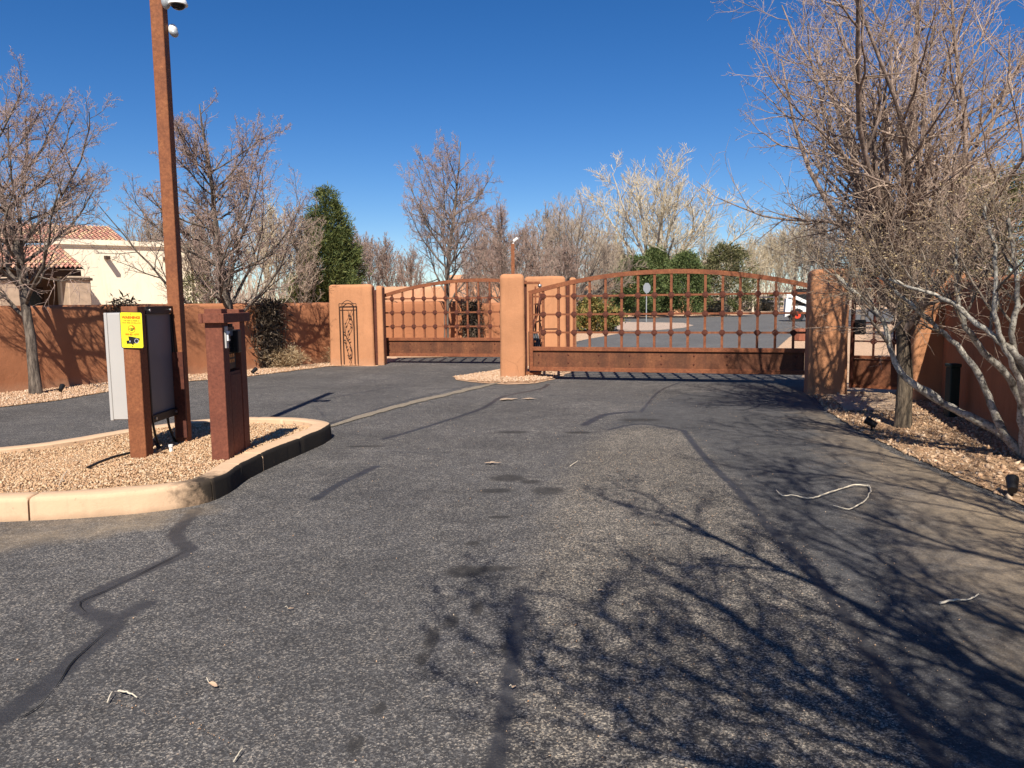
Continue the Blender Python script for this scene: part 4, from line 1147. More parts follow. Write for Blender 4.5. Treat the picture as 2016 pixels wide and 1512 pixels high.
def put_tree(name, meshes, loc, rz, label, mats, group=None, sc=1.0, cat='tree'):
    t = thing(name, label, cat, loc, rz, group)
    t.scale = (sc, sc, sc) if isinstance(sc, (int, float)) else sc
    for nm, me, mt in zip(('trunk', 'crown', 'buds', 'limbs'), meshes, tuple(mats) + (mats[3] if len(mats) > 3 else mats[0],)):
        if me is None: continue
        o = link(nm, me, mt, t)
        o.material_slots[0].link = 'OBJECT'; o.material_slots[0].material = mt
    return t
def leaf_tris(C, Dr, ln, wd, rg):
    """thin triangles from points C along Dr"""
    n = len(C)
    side = unit(np.cross(Dr, unit(rg.normal(size=(n, 3)))))
    a = C - side * wd[:, None] * 0.5; b = C + side * wd[:, None] * 0.5; c = C + Dr * ln[:, None]
    return np.stack([a, b, c], 1).reshape(-1, 3), np.arange(n * 3).reshape(-1, 3)
def leaf_quads(C, Dr, ln, wd, rg):
    n = len(C); side = unit(np.cross(Dr, unit(rg.normal(size=(n, 3)))))
    m_ = C + Dr * ln[:, None] * 0.5
    V = np.stack([C, m_ + side * wd[:, None] * 0.5, C + Dr * ln[:, None], m_ - side * wd[:, None] * 0.5], 1)
    return V.reshape(-1, 3), np.arange(n * 4).reshape(-1, 4)
def evergreen_mesh(seed, H, W, clumps, per, ln=0.2, wd=0.03, shape='cone', up=0.4, clump_r=0.25, base=0.05):
    rg = np.random.default_rng(seed)
    h = base + (1 - base) * (1 - np.sqrt(rg.random(clumps))) if shape in ('cone', 'pine') else base + (1 - base) * rg.random(clumps) ** 0.9
    az = rg.random(clumps) * 6.283
    if shape == 'cone': rad = W / 2 * np.clip((1 - h) ** 0.75 * 1.08, 0.03, None)
    elif shape == 'pine': rad = W / 2 * np.clip((1 - h) ** 0.62 * 1.05, 0.05, None)
    elif shape == 'drop': rad = W / 2 * np.sqrt(np.clip(1 - ((h - 0.38) / 0.63) ** 2, 0.02, None))
    else: rad = W / 2 * np.sqrt(np.clip(1 - (2 * h - 1) ** 2, 0.05, None))
    lob = 1 + 0.22 * np.sin(az * 3 + h * 9 + seed) + 0.14 * np.sin(az * 7 - h * 21)
    rr = rad * lob * (0.45 + 0.55 * rg.random(clumps) ** 0.45)
    C = np.stack([rr * np.cos(az), rr * np.sin(az), h * H], 1)
    out = unit(np.stack([np.cos(az), np.sin(az), np.full(clumps, up)], 1))
    cr = clump_r * rg.uniform(0.6, 1.3, clumps)
    off = rg.normal(size=(clumps, per, 3)) * 0.5
    pos = C[:, None] + off * cr[:, None, None]
    d = unit(out[:, None] + rg.normal(size=(clumps, per, 3)) * 0.65)
    n = clumps * per
    return leaf_quads(pos.reshape(-1, 3), d.reshape(-1, 3), ln * rg.uniform(0.6, 1.4, n), wd * rg.uniform(0.7, 1.4, n), rg)
def put_evergreen(name, V, Fc, loc, H, label, leaf, bark, rz=0, group=None, cat='tree', trunk_r=0.12, sc=1.0, me=None, top=0.8):
    t = thing(name, label, cat, loc, rz, group); t.scale = (sc,) * 3 if isinstance(sc, (int, float)) else sc
    MB().tube([(0, 0, -0.1), (0.03, 0, H * 0.3), (0, 0.02, H * 0.6), (0, 0, H * top)], [trunk_r * 1.2, trunk_r, trunk_r * 0.6, 0.02], 8).part('trunk', bark, t, True)
    me = me or np_mesh('crown', V, Fc)
    link('crown', me, leaf, t)
    return t
def shrub(name, loc, H, W, clumps, per, mat, label, ln=0.08, wd=0.02, seed=1, group=None, shape='ball', clump_r=0.12, stems=9, stem_mat='bark_mid', cat='shrub', base=0.02, up=0.5):
    t = thing(name, label, cat, loc, 0, group)
    V, Fc = evergreen_mesh(seed, H, W, clumps, per, ln, wd, shape, up, clump_r, base)
    link('foliage', np_mesh('foliage', V, Fc), mat, t)
    rg = np.random.default_rng(seed + 50)
    a = rg.random(stems) * 6.283
    P_ = grow(np.zeros((stems, 3)), np.stack([np.cos(a) * 0.6, np.sin(a) * 0.6, np.ones(stems)], 1), np.full(stems, H * 0.75), 5, 0.15, 0.05, rg)
    link('stems', np_mesh('stems', *tubes(P_, radii(np.full(stems, 0.012), 5, 0.004), 4)), M[stem_mat], t)
    return t

# ------------------------------------------------------------------ bare pear trees
PM = (M['bark'], M['twig'], M['bud'])
PMM = (M['bark_mid'], M['twig'], M['bud'])
GA = 'bare ornamental pear trees along the walls'
pearA = tree_meshes(11, 5.8, 0.085, 0.24, 24, 60, 0.54, 0.072, 11, 7, 7, 1, 0.0032, ang2=42, ang3=44, fall1=0.6)
pearB = tree_meshes(23, 6.2, 0.095, 0.12, 28, 58, 0.54, 0.078, 11, 7, 6, 1, 0.0040, ang2=42, ang3=44, fall1=0.6)
p = G(71, 777)
put_tree('bare_tree', pearA, (p.x, p.y, 0), R(40), 'bare tree with dark trunk against the wall in front of the tiled house', PM, GA)
p = AT(462, 720, 18.2)
put_tree('bare_tree', pearB, (p.x, 18.2, 0), R(100), 'wide bare tree behind the dark red kiosk, beside the pine', PM, GA)
p = AT(879, 690, 22.0)
put_tree('bare_tree', pearA, (p.x, 22.0, 0), R(200), 'bare upright tree standing behind the bars of the exit gate', PMM, GA, (0.80, 0.80, 1.06))
p = AT(1000, 600, 31.0)
put_tree('bare_tree', pearB, (p.x, 31.0, 0), R(10), 'bare reddish tree rising beyond the slim median pillar', PMM, GA, 0.92)

# dark-trunked tree by the walk gate (largest crown)
p = G(1777, 843)
treeN = tree_meshes(5, 7.4, 0.098, 0.145, 17, 36, 0.62, 0.075, 13, 8, 6, 1, 0.0026, wig=0.10, leader=False, spur=0.026, ang2=44, ang3=46, flare=1.15, shoots=70, k2t=0.12)
put_tree('bare_tree', treeN, (p.x, p.y, 0), R(20), 'big bare tree with dark straight trunk beside the walk gate', (M['bark_near'], M['twig_near'], M['bud'], M['limb']), GA)

# leaning pale multi-stem tree at the wall
def stem_tree(paths, seed, label, loc, k=(7, 6, 5), tm=0.0032, leaf=None, name='bare_tree', lratio=0.5, twig='twig_stem', lsz=1.0, k0t=0.45):
    rg = np.random.default_rng(seed)
    t = thing(name, label, 'tree', loc)
    off = np.array(loc); wood = []; n = 30; PP, RR, LL = [], [], []
    for pts, r0, r1 in paths:
        pts = np.array([tuple(q) for q in pts]) - off
        s = np.concatenate([[0], np.cumsum(np.linalg.norm(np.diff(pts, axis=0), axis=1))]); L = s[-1]; s /= L
        u = np.linspace(0, 1, n + 1)
        q = np.stack([np.interp(u, s, pts[:, c]) for c in range(3)], 1)
        for _ in range(4): q[1:-1] = q[1:-1] * 0.5 + 0.25 * (q[:-2] + q[2:])
        wv = np.cumsum(rg.normal(size=(n + 1, 3)), 0); wv -= np.linspace(0, 1, n + 1)[:, None] * wv[-1]
        q += wv * 0.008 + rg.normal(size=(n + 1, 3)) * 0.004 * (np.arange(n + 1) > 0)[:, None]
        rad = (r0 + (r1 - r0) * u) * (1 + rg.uniform(-0.13, 0.10, n + 1) + 0.35 * (rg.random(n + 1) < 0.12))
        PP.append(q); RR.append(rad); LL.append(L)
    PP, RR, LL = np.array(PP), np.array(RR), np.array(LL)
    wood.append(tubes(PP, RR, 9))
    p, d, L2, r = sprout(PP, RR, LL, k[0], k0t, 1.0, 40, lratio, 0.3, rg, 0.55)
    d[:, 2] = np.abs(d[:, 2]) * 0.8 + 0.2
    P2 = grow(p, d, L2, 8, 0.14, 0.10, rg); R2 = radii(np.maximum(r, 0.006), 8, tm)
    link('branches', np_mesh('branches', *tubes(P2, R2, 6), True), M['branch'], t)
    p, d, L3, r = sprout(P2, R2, L2, k[1], 0.12, 1.0, 42, 0.5, 0.4, rg, 0.6)
    P3 = grow(p, d, L3, 5, 0.16, 0.06, rg); R3 = radii(np.maximum(r, tm), 5, tm * 0.7)
    p, d, L4, r = sprout(P3, R3, L3, k[2], 0.1, 1.0, 42, 0.5, 0.3, rg, 0.7)
    P4 = grow(p, d, L4, 3, 0.18, 0.05, rg); R4 = radii(np.maximum(r, tm * 0.7), 3, tm * 0.5)
    link('trunk', np_mesh('trunk', *merge(wood), True), M['lichen'], t)
    link('crown', np_mesh('crown', *merge([tubes(P3, R3, 4), tubes(P4, R4, 3)]), True), M[twig], t)
    if leaf:
        C = P4[:, 1:].reshape(-1, 3); C = C[rg.random(len(C)) < leaf]
        C = np.repeat(C, 2, 0) + rg.normal(size=(len(C) * 2, 3)) * 0.012
        D = unit(rg.normal(size=C.shape))
        link('seed_leaves', np_mesh('seed_leaves', *leaf_quads(C, D, rg.uniform(0.012, 0.034, len(C)) * lsz, rg.uniform(0.006, 0.014, len(C)) * lsz, rg)), M['dry_leaf'], t)
    return t
def A(l): return [AT(*q) for q in l]
base = G(2018, 905)
paths = [
    ([base] + A([(1990, 865, 7.6), (1900, 815, 7.75), (1838, 780, 7.9), (1778, 745, 8.0), (1763, 715, 8.05), (1752, 665, 8.1), (1745, 618, 8.15), (1716, 606, 8.2), (1680, 575, 8.3), (1645, 540, 8.4)]), 0.048, 0.016),
    ([base] + A([(1968, 840, 7.5), (1952, 775, 7.55), (1918, 715, 7.6), (1862, 660, 7.7), (1815, 620, 7.8), (1775, 580, 7.9), (1730, 545, 8.0)]), 0.042, 0.013),
    ([base] + A([(2012, 790, 7.3), (1985, 745, 7.25), (1945, 700, 7.2), (1905, 640, 7.1), (1890, 600, 7.1), (1880, 540, 7.2), (1885, 470, 7.3)]), 0.042, 0.014),
    ([base] + A([(2040, 790, 7.0), (2010, 705, 6.9), (1950, 668, 6.9), (1905, 625, 7.0), (1862, 590, 7.1), (1795, 565, 7.3), (1750, 548, 7.5)]), 0.040, 0.012),
    ([base] + A([(2035, 760, 7.1), (1992, 700, 6.9), (1990, 640, 6.8), (2005, 575, 6.7), (2000, 510, 6.7), (1985, 430, 6.7)]), 0.040, 0.014),
    ([base] + A([(2025, 800, 7.1), (1965, 690, 6.9), (1962, 620, 6.8), (1972, 560, 6.8), (1955, 500, 6.8), (1940, 400, 6.9)]), 0.036, 0.012)]
stem_tree(paths, 31, 'leaning tree with several pale lichen stems rooted by the shaded wall', base, (8, 7, 6), 0.0028, 0.30, lratio=0.30, k0t=0.60)
# olive-brown tree reaching in at the picture edge
b2 = Vector((5.35, 5.3, 0))
paths = []
rg_ = random.Random(4)
for k in range(9):
    a = rg_.uniform(0, 6.28); h = rg_.uniform(2.8, 4.6); rr_ = rg_.uniform(0.3, 1.25)
    paths.append(([b2, b2 + Vector((math.cos(a) * rr_ * 0.35, math.sin(a) * rr_ * 0.35, h * 0.4)), b2 + Vector((math.cos(a) * rr_ * 0.8, math.sin(a) * rr_ * 0.8, h * 0.75)), b2 + Vector((math.cos(a) * rr_, math.sin(a) * rr_, h))], 0.045, 0.010))
stem_tree(paths, 77, 'dense tree holding dry tan seed clusters at the picture edge above the wall', b2, (12, 8, 6), 0.0030, 0.8, 'seedy_tree', 0.32, 'olive_twig', 1.25)
# trees standing beside and just behind the viewer: their limbs reach over the drive and throw its shadows
def over(l):
    return [G(x, y) - sdir * (h / abs(sdir.z)) for x, y, h in l]
bA, bB = Vector((3.5, -1.3, 0)), Vector((4.9, 0.9, 0))
tA, tB = [bA, bA + Vector((-0.06, 0.1, 1.5))], [bB, bB + Vector((-0.1, 0.1, 1.5))]
stem_tree([
    (tA + over([(2050, 1390, 2.5), (1860, 1290, 2.9), (1700, 1200, 3.2), (1560, 1130, 3.5), (1430, 1075, 3.8), (1320, 1010, 4.1)]), 0.075, 0.016),
    (tA + over([(1980, 1530, 2.5), (1800, 1470, 2.8), (1640, 1380, 3.1), (1520, 1270, 3.4), (1440, 1210, 3.6), (1330, 1150, 3.9)]), 0.065, 0.016),
    (tA + over([(1800, 1580, 2.6), (1500, 1515, 2.8), (1300, 1490, 3.0), (1150, 1455, 3.2), (1085, 1380, 3.4), (1010, 1285, 3.7), (985, 1245, 3.85)]), 0.045, 0.006),
    (tA + over([(1850, 1530, 2.7), (1700, 1490, 3.0), (1560, 1420, 3.3), (1400, 1370, 3.6), (1250, 1265, 3.9), (1160, 1200, 4.2)]), 0.045, 0.010)],
    51, 'tree beside the viewer whose limbs reach over the worn asphalt', bA, (22, 8, 4), 0.006, 0.3, lratio=0.20, lsz=1.6)
stem_tree([
    (tB + over([(2040, 1270, 2.9), (1900, 1210, 3.2), (1760, 1120, 3.5), (1650, 1060, 3.8), (1560, 1000, 4.1)]), 0.050, 0.010),
    (tB + over([(2050, 1120, 3.2), (1860, 1080, 3.6), (1700, 1010, 3.9), (1560, 960, 4.3)]), 0.048, 0.010),
    (tB + over([(2050, 1045, 3.2), (1900, 985, 3.6), (1800, 960, 3.9), (1650, 935, 4.2), (1500, 930, 4.5)]), 0.045, 0.010),
    (tB + over([(2040, 985, 3.4), (1850, 920, 3.9), (1650, 880, 4.4), (1480, 845, 5.0)]), 0.040, 0.010)],
    53, 'tree at the verge whose limb shadows cross the sealed asphalt', bB, (20, 8, 4), 0.005, 0.3, lratio=0.22, lsz=1.6)

# dead vines on walls
def vine(loc, rz, w, h, d, label, seed, n=900):
    rg = np.random.default_rng(seed)
    t = thing('dead_vine', label, 'vine', loc, rz, 'dead vines on the adobe walls')
    k = 60
    P_ = grow(np.stack([rg.uniform(-w / 3, w / 3, k), np.full(k, -0.03), np.zeros(k)], 1), np.stack([rg.normal(size=k) * 0.12, np.zeros(k), np.ones(k)], 1), rg.uniform(0.6, 1.05, k) * h, 12, 0.10, 0.03, rg)
    P_[..., 1] = np.clip(P_[..., 1], -d, -0.01); P_[..., 0] = np.clip(P_[..., 0], -w / 2, w / 2)
    link('stems', np_mesh('stems', *tubes(P_, radii(np.full(k, 0.011), 12, 0.004), 4), True), M['vine_dark'], t)
    C = np.stack([rg.normal(size=n) * w / 4.2, -rg.random(n) * d, (0.1 + 0.93 * rg.random(n) ** 0.8) * h], 1)
    link('dry_leaves', np_mesh('dry_leaves', *leaf_quads(C, unit(rg.normal(size=(n, 3))), rg.uniform(0.06, 0.22, n), rg.uniform(0.012, 0.05, n), rg)), M['vine_dark'], t)
wdir = math.atan2(WALL_L[3].y - WALL_L[2].y, WALL_L[3].x - WALL_L[2].x)
wdir1 = math.atan2(WALL_L[2].y - WALL_L[1].y, WALL_L[2].x - WALL_L[1].x)
vq = WALL_L[2].lerp(WALL_L[3], 0.49); nrm = Vector((math.sin(wdir), -math.cos(wdir)))
vine((vq.x + nrm.x * 0.14, vq.y + nrm.y * 0.14, 0), wdir, 0.80, 1.62, 0.16, 'dead vine matted on the long wall between kiosk and broad pillar', 3, 2400)
vq = WALL_L[1].lerp(WALL_L[2], 0.60); nrm1 = Vector((math.sin(wdir1), -math.cos(wdir1)))
vine((vq.x + nrm1.x * 0.14, vq.y + nrm1.y * 0.14, 0), wdir1, 0.62, 1.70, 0.14, 'dead vine topping the long wall behind the pale cabinet', 4, 800)
vine((-1.45 + 0.3, 22.72, 0), R(3), 0.55, 1.5, 0.16, 'dead vine on the wall behind the exit gate bars', 5, 1300)
# dry bushes
p = G(560, 724); shrub('dry_bush', (p.x, p.y, 0), 0.46, 0.95, 260, 12, M['straw'], 'straw coloured dry bush at the wall foot near the dead vine', 0.09, 0.010, 3, 'dry bushes at the wall foot', clump_r=0.12, stems=60, stem_mat='straw')
p = G(663, 715); shrub('dry_bush', (p.x, p.y, 0), 0.36, 0.62, 160, 10, M['straw'], 'small straw coloured dry bush at the foot of the broad pillar', 0.09, 0.009, 4, 'dry bushes at the wall foot', clump_r=0.10, stems=60, stem_mat='straw')

# ------------------------------------------------------------------ evergreens and far trees
V, Fc = evergreen_mesh(2, 7.5, 3.9, 1900, 46, 0.20, 0.036, 'pine', 0.9, 0.27, 0.02)
p = AT(650, 600, 40)
put_evergreen('pine_tree', V, Fc, (p.x, 40, 0), 7.9, 'tall dark green pine with pointed top beyond the wall', M['pine'], M['bark'], trunk_r=0.16)
Vj, Fj = evergreen_mesh(6, 5.6, 3.9, 900, 30, 0.22, 0.07, 'drop', 0.6, 0.38, 0.10)
jm = np_mesh('crown', Vj, Fj)
GJ = 'evergreens beyond the entry gate'
for (px, d, sc, lb, mt) in [(1252, 62, (0.92, 0.92, 0.84), 'dark juniper behind the road sign seen through the entry gate', 'juniper'), (1290, 68, (0.72, 0.72, 1.02), 'dark juniper directly below the big pale cottonwood', 'juniper'), (1350, 63, (0.80, 0.80, 0.90), 'rounded dark juniper standing alone right of the cottonwood trunk', 'juniper')]:
    p = AT(px, 610, d)
    put_evergreen('juniper_tree', None, None, (p.x, d, 0), 5.6, lb, M[mt], M['bark'], R(px), GJ, sc=sc, me=jm, trunk_r=0.14)
Vo, Fo = evergreen_mesh(9, 5.7, 4.2, 420, 24, 0.24, 0.07, 'drop', 0.5, 0.40, 0.18)
p = AT(1428, 610, 64)
put_evergreen('juniper_tree', Vo, Fo, (p.x, 64, 0), 6.2, 'thin olive brown evergreen last in the row beyond the gate', M['olive'], M['bark'], 0, GJ, trunk_r=0.14)
p = AT(1975, 500, 16)
V, Fc = evergreen_mesh(14, 3.9, 3.2, 700, 28, 0.14, 0.03, 'drop', 0.5, 0.30, 0.08)
put_evergreen('olive_shrub', V, Fc, (p.x, 16, 0), 3.9, 'tall olive green evergreen behind the shaded wall', M['olive'], M['bark'], cat='shrub')
p = AT(385, 590, 27)
V, Fc = evergreen_mesh(15, 2.5, 1.5, 200, 24, 0.10, 0.03, 'drop', 0.5, 0.2, 0.05)
put_evergreen('olive_shrub', V, Fc, (p.x, 27, 0), 2.4, 'small olive green evergreen beside the cream house wall', M['olive'], M['bark'], cat='shrub')

CM = (M['cotton_bark'], M['cotton_twig'], None)
def cottonwood_meshes(seed, H):
    rg = np.random.default_rng(seed)
    P0 = grow(np.zeros((1, 3)), np.array([[0.02, 0, 1.0]]), np.array([H * 0.22]), 8, 0.03, 0.05, rg); P0[:, 0, 2] = -0.2
    R0 = np.linspace(0.50, 0.36, 9)[None]; R0[0, 0] = 0.62
    k = 20
    az = np.arange(k) * 2.39996 + rg.normal(size=k) * 0.25
    pol = np.radians(np.concatenate([[8, 16], 22 + 50 * (np.arange(k - 2) / (k - 3)) ** 0.9]))
    st = P0[0, np.clip((8 - 4.5 * pol / 1.1).astype(int), 3, 8)]
    D = np.stack([np.sin(pol) * np.cos(az), np.sin(pol) * np.sin(az), np.cos(pol)], 1)
    Lg = H * (0.70 - 0.14 * pol) * rg.uniform(0.94, 1.06, k)
    P1 = grow(st, D, Lg, 12, 0.05, 0.022, rg); R1 = radii(0.22 - 0.07 * pol + rg.uniform(-0.03, 0.03, k), 12, 0.03)
    limbs = [tubes(P1, R1, 8)]
    p, d, L2, r = sprout(P1, R1, Lg, 10, 0.3, 0.98, 40, 0.36, 0.45, rg, 0.5)
    P2 = grow(p, d, L2, 8, 0.07, 0.06, rg); R2 = radii(np.maximum(r, 0.026), 8, 0.014); limbs.append(tubes(P2, R2, 6))
    p, d, L3, r = sprout(P2, R2, L2, 9, 0.15, 1.0, 42, 0.42, 0.35, rg, 0.55)
    P3 = grow(p, d, L3, 5, 0.08, 0.10, rg); R3 = radii(np.maximum(r * 0.8, 0.018), 5, 0.012)
    p, d, L4, r = sprout(P3, R3, L3, 7, 0.15, 1.0, 34, 0.6, 0.2, rg, 0.7)
    P4 = grow(p, d, L4, 3, 0.08, 0.14, rg); R4 = radii(np.maximum(r * 0.7, 0.013), 3, 0.009)
    return np_mesh('trunk', *tubes(P0, R0, 12), True), np_mesh('crown', *merge([tubes(P3, R3, 4), tubes(P4, R4, 3)]), True), None, np_mesh('limbs', *merge(limbs), True)
cotton = cottonwood_meshes(41, 16.2)
p = AT(1288, 560, 75)
put_tree('cottonwood_tree', cotton, (p.x, 75, 0), R(25), 'great pale cottonwood with wide fan crown above the entry gate', CM, None, (1.22, 1.22, 1.02))
p = AT(1125, 560, 55)
put_tree('cottonwood_tree', cotton, (p.x, 55, 0), R(150), 'greyer spreading cottonwood between slim pillar and great pale cottonwood', (M['bark_mid'], M['grey_twig'], None), None, 0.58)
far = tree_meshes(52, 9.0, 0.12, 0.10, 22, 34, 0.66, 0.14, 9, 6, 5, 0, 0.014, 0.09)
FM1 = (M['bark_mid'], M['grey_twig'], None); FM2 = (M['bark_mid'], M['twig'], None); FM3 = (M['cotton_bark'], M['cotton_twig'], None)
rgf = random.Random(12)
FARS = [(far, FM1), (far, FM2), (far, FM3)]
far_list = [
    (-60, 44, 0.7, 1, 'reddish bare tree behind the tiled porch roof'),
    (300, 62, .95, 0, 'greyish bare tree showing above the cream house cornice'),
    (345, 52, .7, 0, 'greyish bare tree behind the low end of the cream house'),
    (420, 36, .62, 0, 'greyish bare tree just past the cream house, beyond the long wall'),
    (520, 34, .66, 2, 'straw coloured bare tree over the wall above the dead vine'),
    (590, 36, .62, 0, 'greyish bare tree overlapping the flank of the pine'),
    (705, 48, .62, 1, 'reddish bare tree touching the pine on its gate side'),
    (738, 58, .68, 1, 'reddish bare tree above the broad trellis pillar, farther one'),
    (775, 50, .60, 1, 'reddish bare tree above the hinge end of the exit gate'),
    (820, 46, .50, 1, 'low reddish bare tree behind the peach house wall'),
    (945, 40, .56, 1, 'reddish bare tree above the crest of the exit gate'),
    (985, 52, .68, 0, 'greyish bare tree directly behind the short camera pole'),
    (1045, 36, .52, 1, 'small reddish bare tree between slim pillar and peach pillar'),
    (1085, 62, .95, 0, 'greyish bare tree rising over the peach pillar behind the gate'),
    (1125, 44, .55, 1, 'small reddish bare tree at the far edge of the peach pillar'),
    (1185, 68, .7, 0, 'greyish bare tree above the yellow green hedge'),
    (1215, 85, .8, 0, 'greyish bare tree farthest back behind the first juniper'),
    (1400, 95, .85, 0, 'greyish bare tree between rounded juniper and olive evergreen'),
    (1440, 88, .75, 2, 'straw coloured bare tree behind the thin olive evergreen'),
    (1475, 84, .85, 2, 'straw coloured bare tree behind the big tan bush'),
    (1505, 92, 1.0, 2, 'tall straw coloured bare tree above the pale rail fence'),
    (1535, 82, .95, 2, 'straw coloured bare tree above the bright green bush'),
    (1560, 90, 1.05, 0, 'greyish bare tree above the white loader'),
    (1590, 76, 1.0, 2, 'straw coloured bare tree at the shaded end of the entry gate'),
    (1640, 60, .95, 0, 'greyish bare tree behind the shadow streaked pillar'),
    (1690, 44, .8, 0, 'greyish bare tree seen through the top of the walk gate'),
    (1745, 36, .75, 1, 'reddish bare tree behind the dark straight trunk'),
    (1810, 30, .72, 0, 'greyish bare tree behind the sunlit walk gate pillar'),
    (1880, 26, .62, 0, 'greyish bare tree where the shaded wall begins'),
    (1960, 22, .6, 1, 'reddish bare tree over the shaded wall by the olive evergreen'),
    (2050, 24, .66, 0, 'greyish bare tree over the shaded wall at the picture edge')]
GF = 'bare trees far beyond the walls'
for (px, d, s_, k, lb) in far_list:
    p = AT(px, 600, d)
    put_tree('distant_tree', FARS[k][0], (p.x, d + rgf.uniform(-2, 2), 0), rgf.uniform(0, 6.28), lb, FARS[k][1], GF, s_)
# far thicket: low woody mass closing the horizon
rgt = np.random.default_rng(8)
n = 4800
x = rgt.uniform(-150, 150, n); y = rgt.uniform(100, 150, n)
hgt = 2.6 + 1.6 * np.sin(x * 0.13) + 1.2 * np.sin(x * 0.31 + 1) + rgt.uniform(-1, 2.5, n)
P_ = grow(np.stack([x, y, np.zeros(n)], 1), np.stack([rgt.normal(size=n) * 0.25, rgt.normal(size=n) * 0.25, np.ones(n)], 1), np.maximum(hgt, 1.2), 4, 0.15, 0.05, rgt)
o = link('far_thicket', np_mesh('far_thicket', *tubes(P_, radii(np.full(n, 0.16), 4, 0.03), 3)), M['grey_twig']); o['kind'] = 'stuff'

# low planting beyond the gate
GS = 'shrubs along the far verge'
for (px, py, W, H, mt, lb, sd) in [
    (1180, 652, 2.1, 1.15, 'hedge', 'yellow green hedge shrub beside the peach pillar beyond the gate', 1),
    (1165, 642, 1.6, 1.5, 'hedge', 'taller yellow green shrub behind the hedge beyond the gate', 2),
    (1390, 619, 2.4, 0.9, 'sage', 'low grey sage bush under the rounded juniper', 3),
    (1412, 621, 2.0, 1.1, 'sage', 'grey sage bush under the thin olive evergreen', 4),
    (1434, 615, 1.6, 1.3, 'juniper', 'small dark green bush behind the sage bushes', 5),
    (1472, 613, 2.6, 1.9, 'sage', 'big tan grey bush before the pale rail fence', 6),
    (1518, 610, 2.6, 1.8, 'lime', 'bright yellow green bush before the pale rail fence', 7),
    (1508, 612, 1.8, 1.2, 'sage', 'grey bush in front of the bright yellow green bush', 8),
    (1310, 616, 2.0, 0.8, 'sage', 'low tan bush under the dark junipers', 9)]:
    p = G(px, py)
    shrub('shrub', (p.x, p.y, 0), H, W, 220, 16, M[mt], lb, 0.16, 0.09, sd, GS, clump_r=0.22)
# pale rail fence
p0, p1 = AT(1425, 600, 92), AT(1600, 600, 84)
t = thing('rail_fence', 'pale weathered rail fence behind the bushes beyond the gate', 'fence')
for z in (0.55, 1.05, 1.55):
    MB().beam((p0.x, 92, z), (p1.x, 84, z), 0.08, 0.17).part('rail', M['fence_white'], t)
for k in range(6):
    q = Vector((p0.x, 92, 0)).lerp(Vector((p1.x, 84, 0)), k / 5)
    MB().box((q.x, q.y + 0.12, 0.9), (0.16, 0.16, 1.8)).part('post', M['fence_white'], t)
p = G(1563, 671)
t = thing('red_rock', 'angular red sandstone boulder on sand behind the entry gate', 'rock', (p.x + 0.25, p.y, 0))
mb = MB(); mb.box((0, 0, 0.2), (0.45, 0.4, 0.46), 0.4, 0.06); 
bmesh.ops.subdivide_edges(mb.bm, edges=mb.bm.edges, cuts=2)
for v in mb.bm.verts: v.co += Vector(v.co).normalized() * mnoise.noise(v.co * 5) * 0.07
mb.part('boulder', M['red_rock'], t)

# road sign seen from behind
p = G(1273, 634)
t = thing('road_sign', 'back of an octagonal grey road sign on thin post beyond gate', 'sign', (p.x, p.y, 0), R(35))
MB().cyl((0, 0.03, 0), (0, 0.03, 2.6), 0.035, n=8).part('sign_post', M['galv'], t)
MB().extr([(0.36 * math.cos(R(22.5 + 45 * k)), 0, 2.27 + 0.36 * math.sin(R(22.5 + 45 * k))) for k in range(8)], (0, -0.012, 0)).part('sign_plate', M['galv'], t)
p = G(1277, 619)
t = thing('white_marker_post', 'stubby white marker post among the junipers beyond the gate', 'post', (p.x, p.y, 0))
MB().box((0, 0, 0.7), (0.34, 0.34, 1.4), bev=0.03).part('marker_shaft', M['white'], t)

# skid steer loader
p = G(1573, 633)
t = thing('skid_steer_loader', 'white skid steer loader with red wheel rims parked on the street', 'loader', (p.x, p.y + 0.6, 0), R(-14))
MB().box((0.55, 0, 0.72), (1.75, 1.1, 0.55), bev=0.06).part('chassis', M['white'], t)
MB().extr([(-0.72, -0.62, 0.30), (-0.42, -0.62, 0.42), (-0.30, -0.62, 1.35), (-0.38, -0.62, 1.52), (-0.66, -0.62, 1.46)], (0, 1.24, 0)).part('engine_door', M['white'], t)
cb = MB().box((0.5, 0, 1.5), (1.1, 0.92, 1.05), bev=0.05).part('cab', M['black'], t)
MB().box((0.5, 0, 2.04), (1.15, 0.96, 0.05)).part('cab_roof', M['black'], cb)
for s in (-1, 1):
    MB().beam((-0.40, s * 0.66, 1.66), (1.55, s * 0.66, 0.72), 0.13, 0.22, 0.02).part('lift_arm', M['white'], t)
    MB().box((-0.38, s * 0.66, 1.62), (0.3, 0.14, 0.24), bev=0.03).part('arm_pivot', M['white'], t)
    for x in (0.0, 1.05):
        w = MB().cyl((x, s * 0.58, 0.41), (x, s * 0.86, 0.41), 0.41, n=24).part('wheel', M['tyre'], t, True)
        MB().cyl((x, s * 0.80, 0.41), (x, s * 0.872, 0.41), 0.24, 0.22, n=18).part('rim', M['red_rim'], w, True)
        MB().cyl((x, s * 0.86, 0.41), (x, s * 0.89, 0.41), 0.07, n=10).part('hub', M['black'], w)
        for k in range(16):
            a = R(22.5 * k)
            MB().box((x + 0.41 * math.cos(a), s * 0.72, 0.41 + 0.41 * math.sin(a)), (0.05, 0.26, 0.05), rot=Matrix.Rotation(-a, 3, 'Y').to_quaternion()).part('tread_lug', M['tyre'], w)
MB().extr([(1.45, -0.85, 0.08), (2.15, -0.85, 0.08), (1.62, -0.85, 0.55), (1.45, -0.85, 0.6)], (0, 1.7, 0)).part('bucket', M['white'], t)

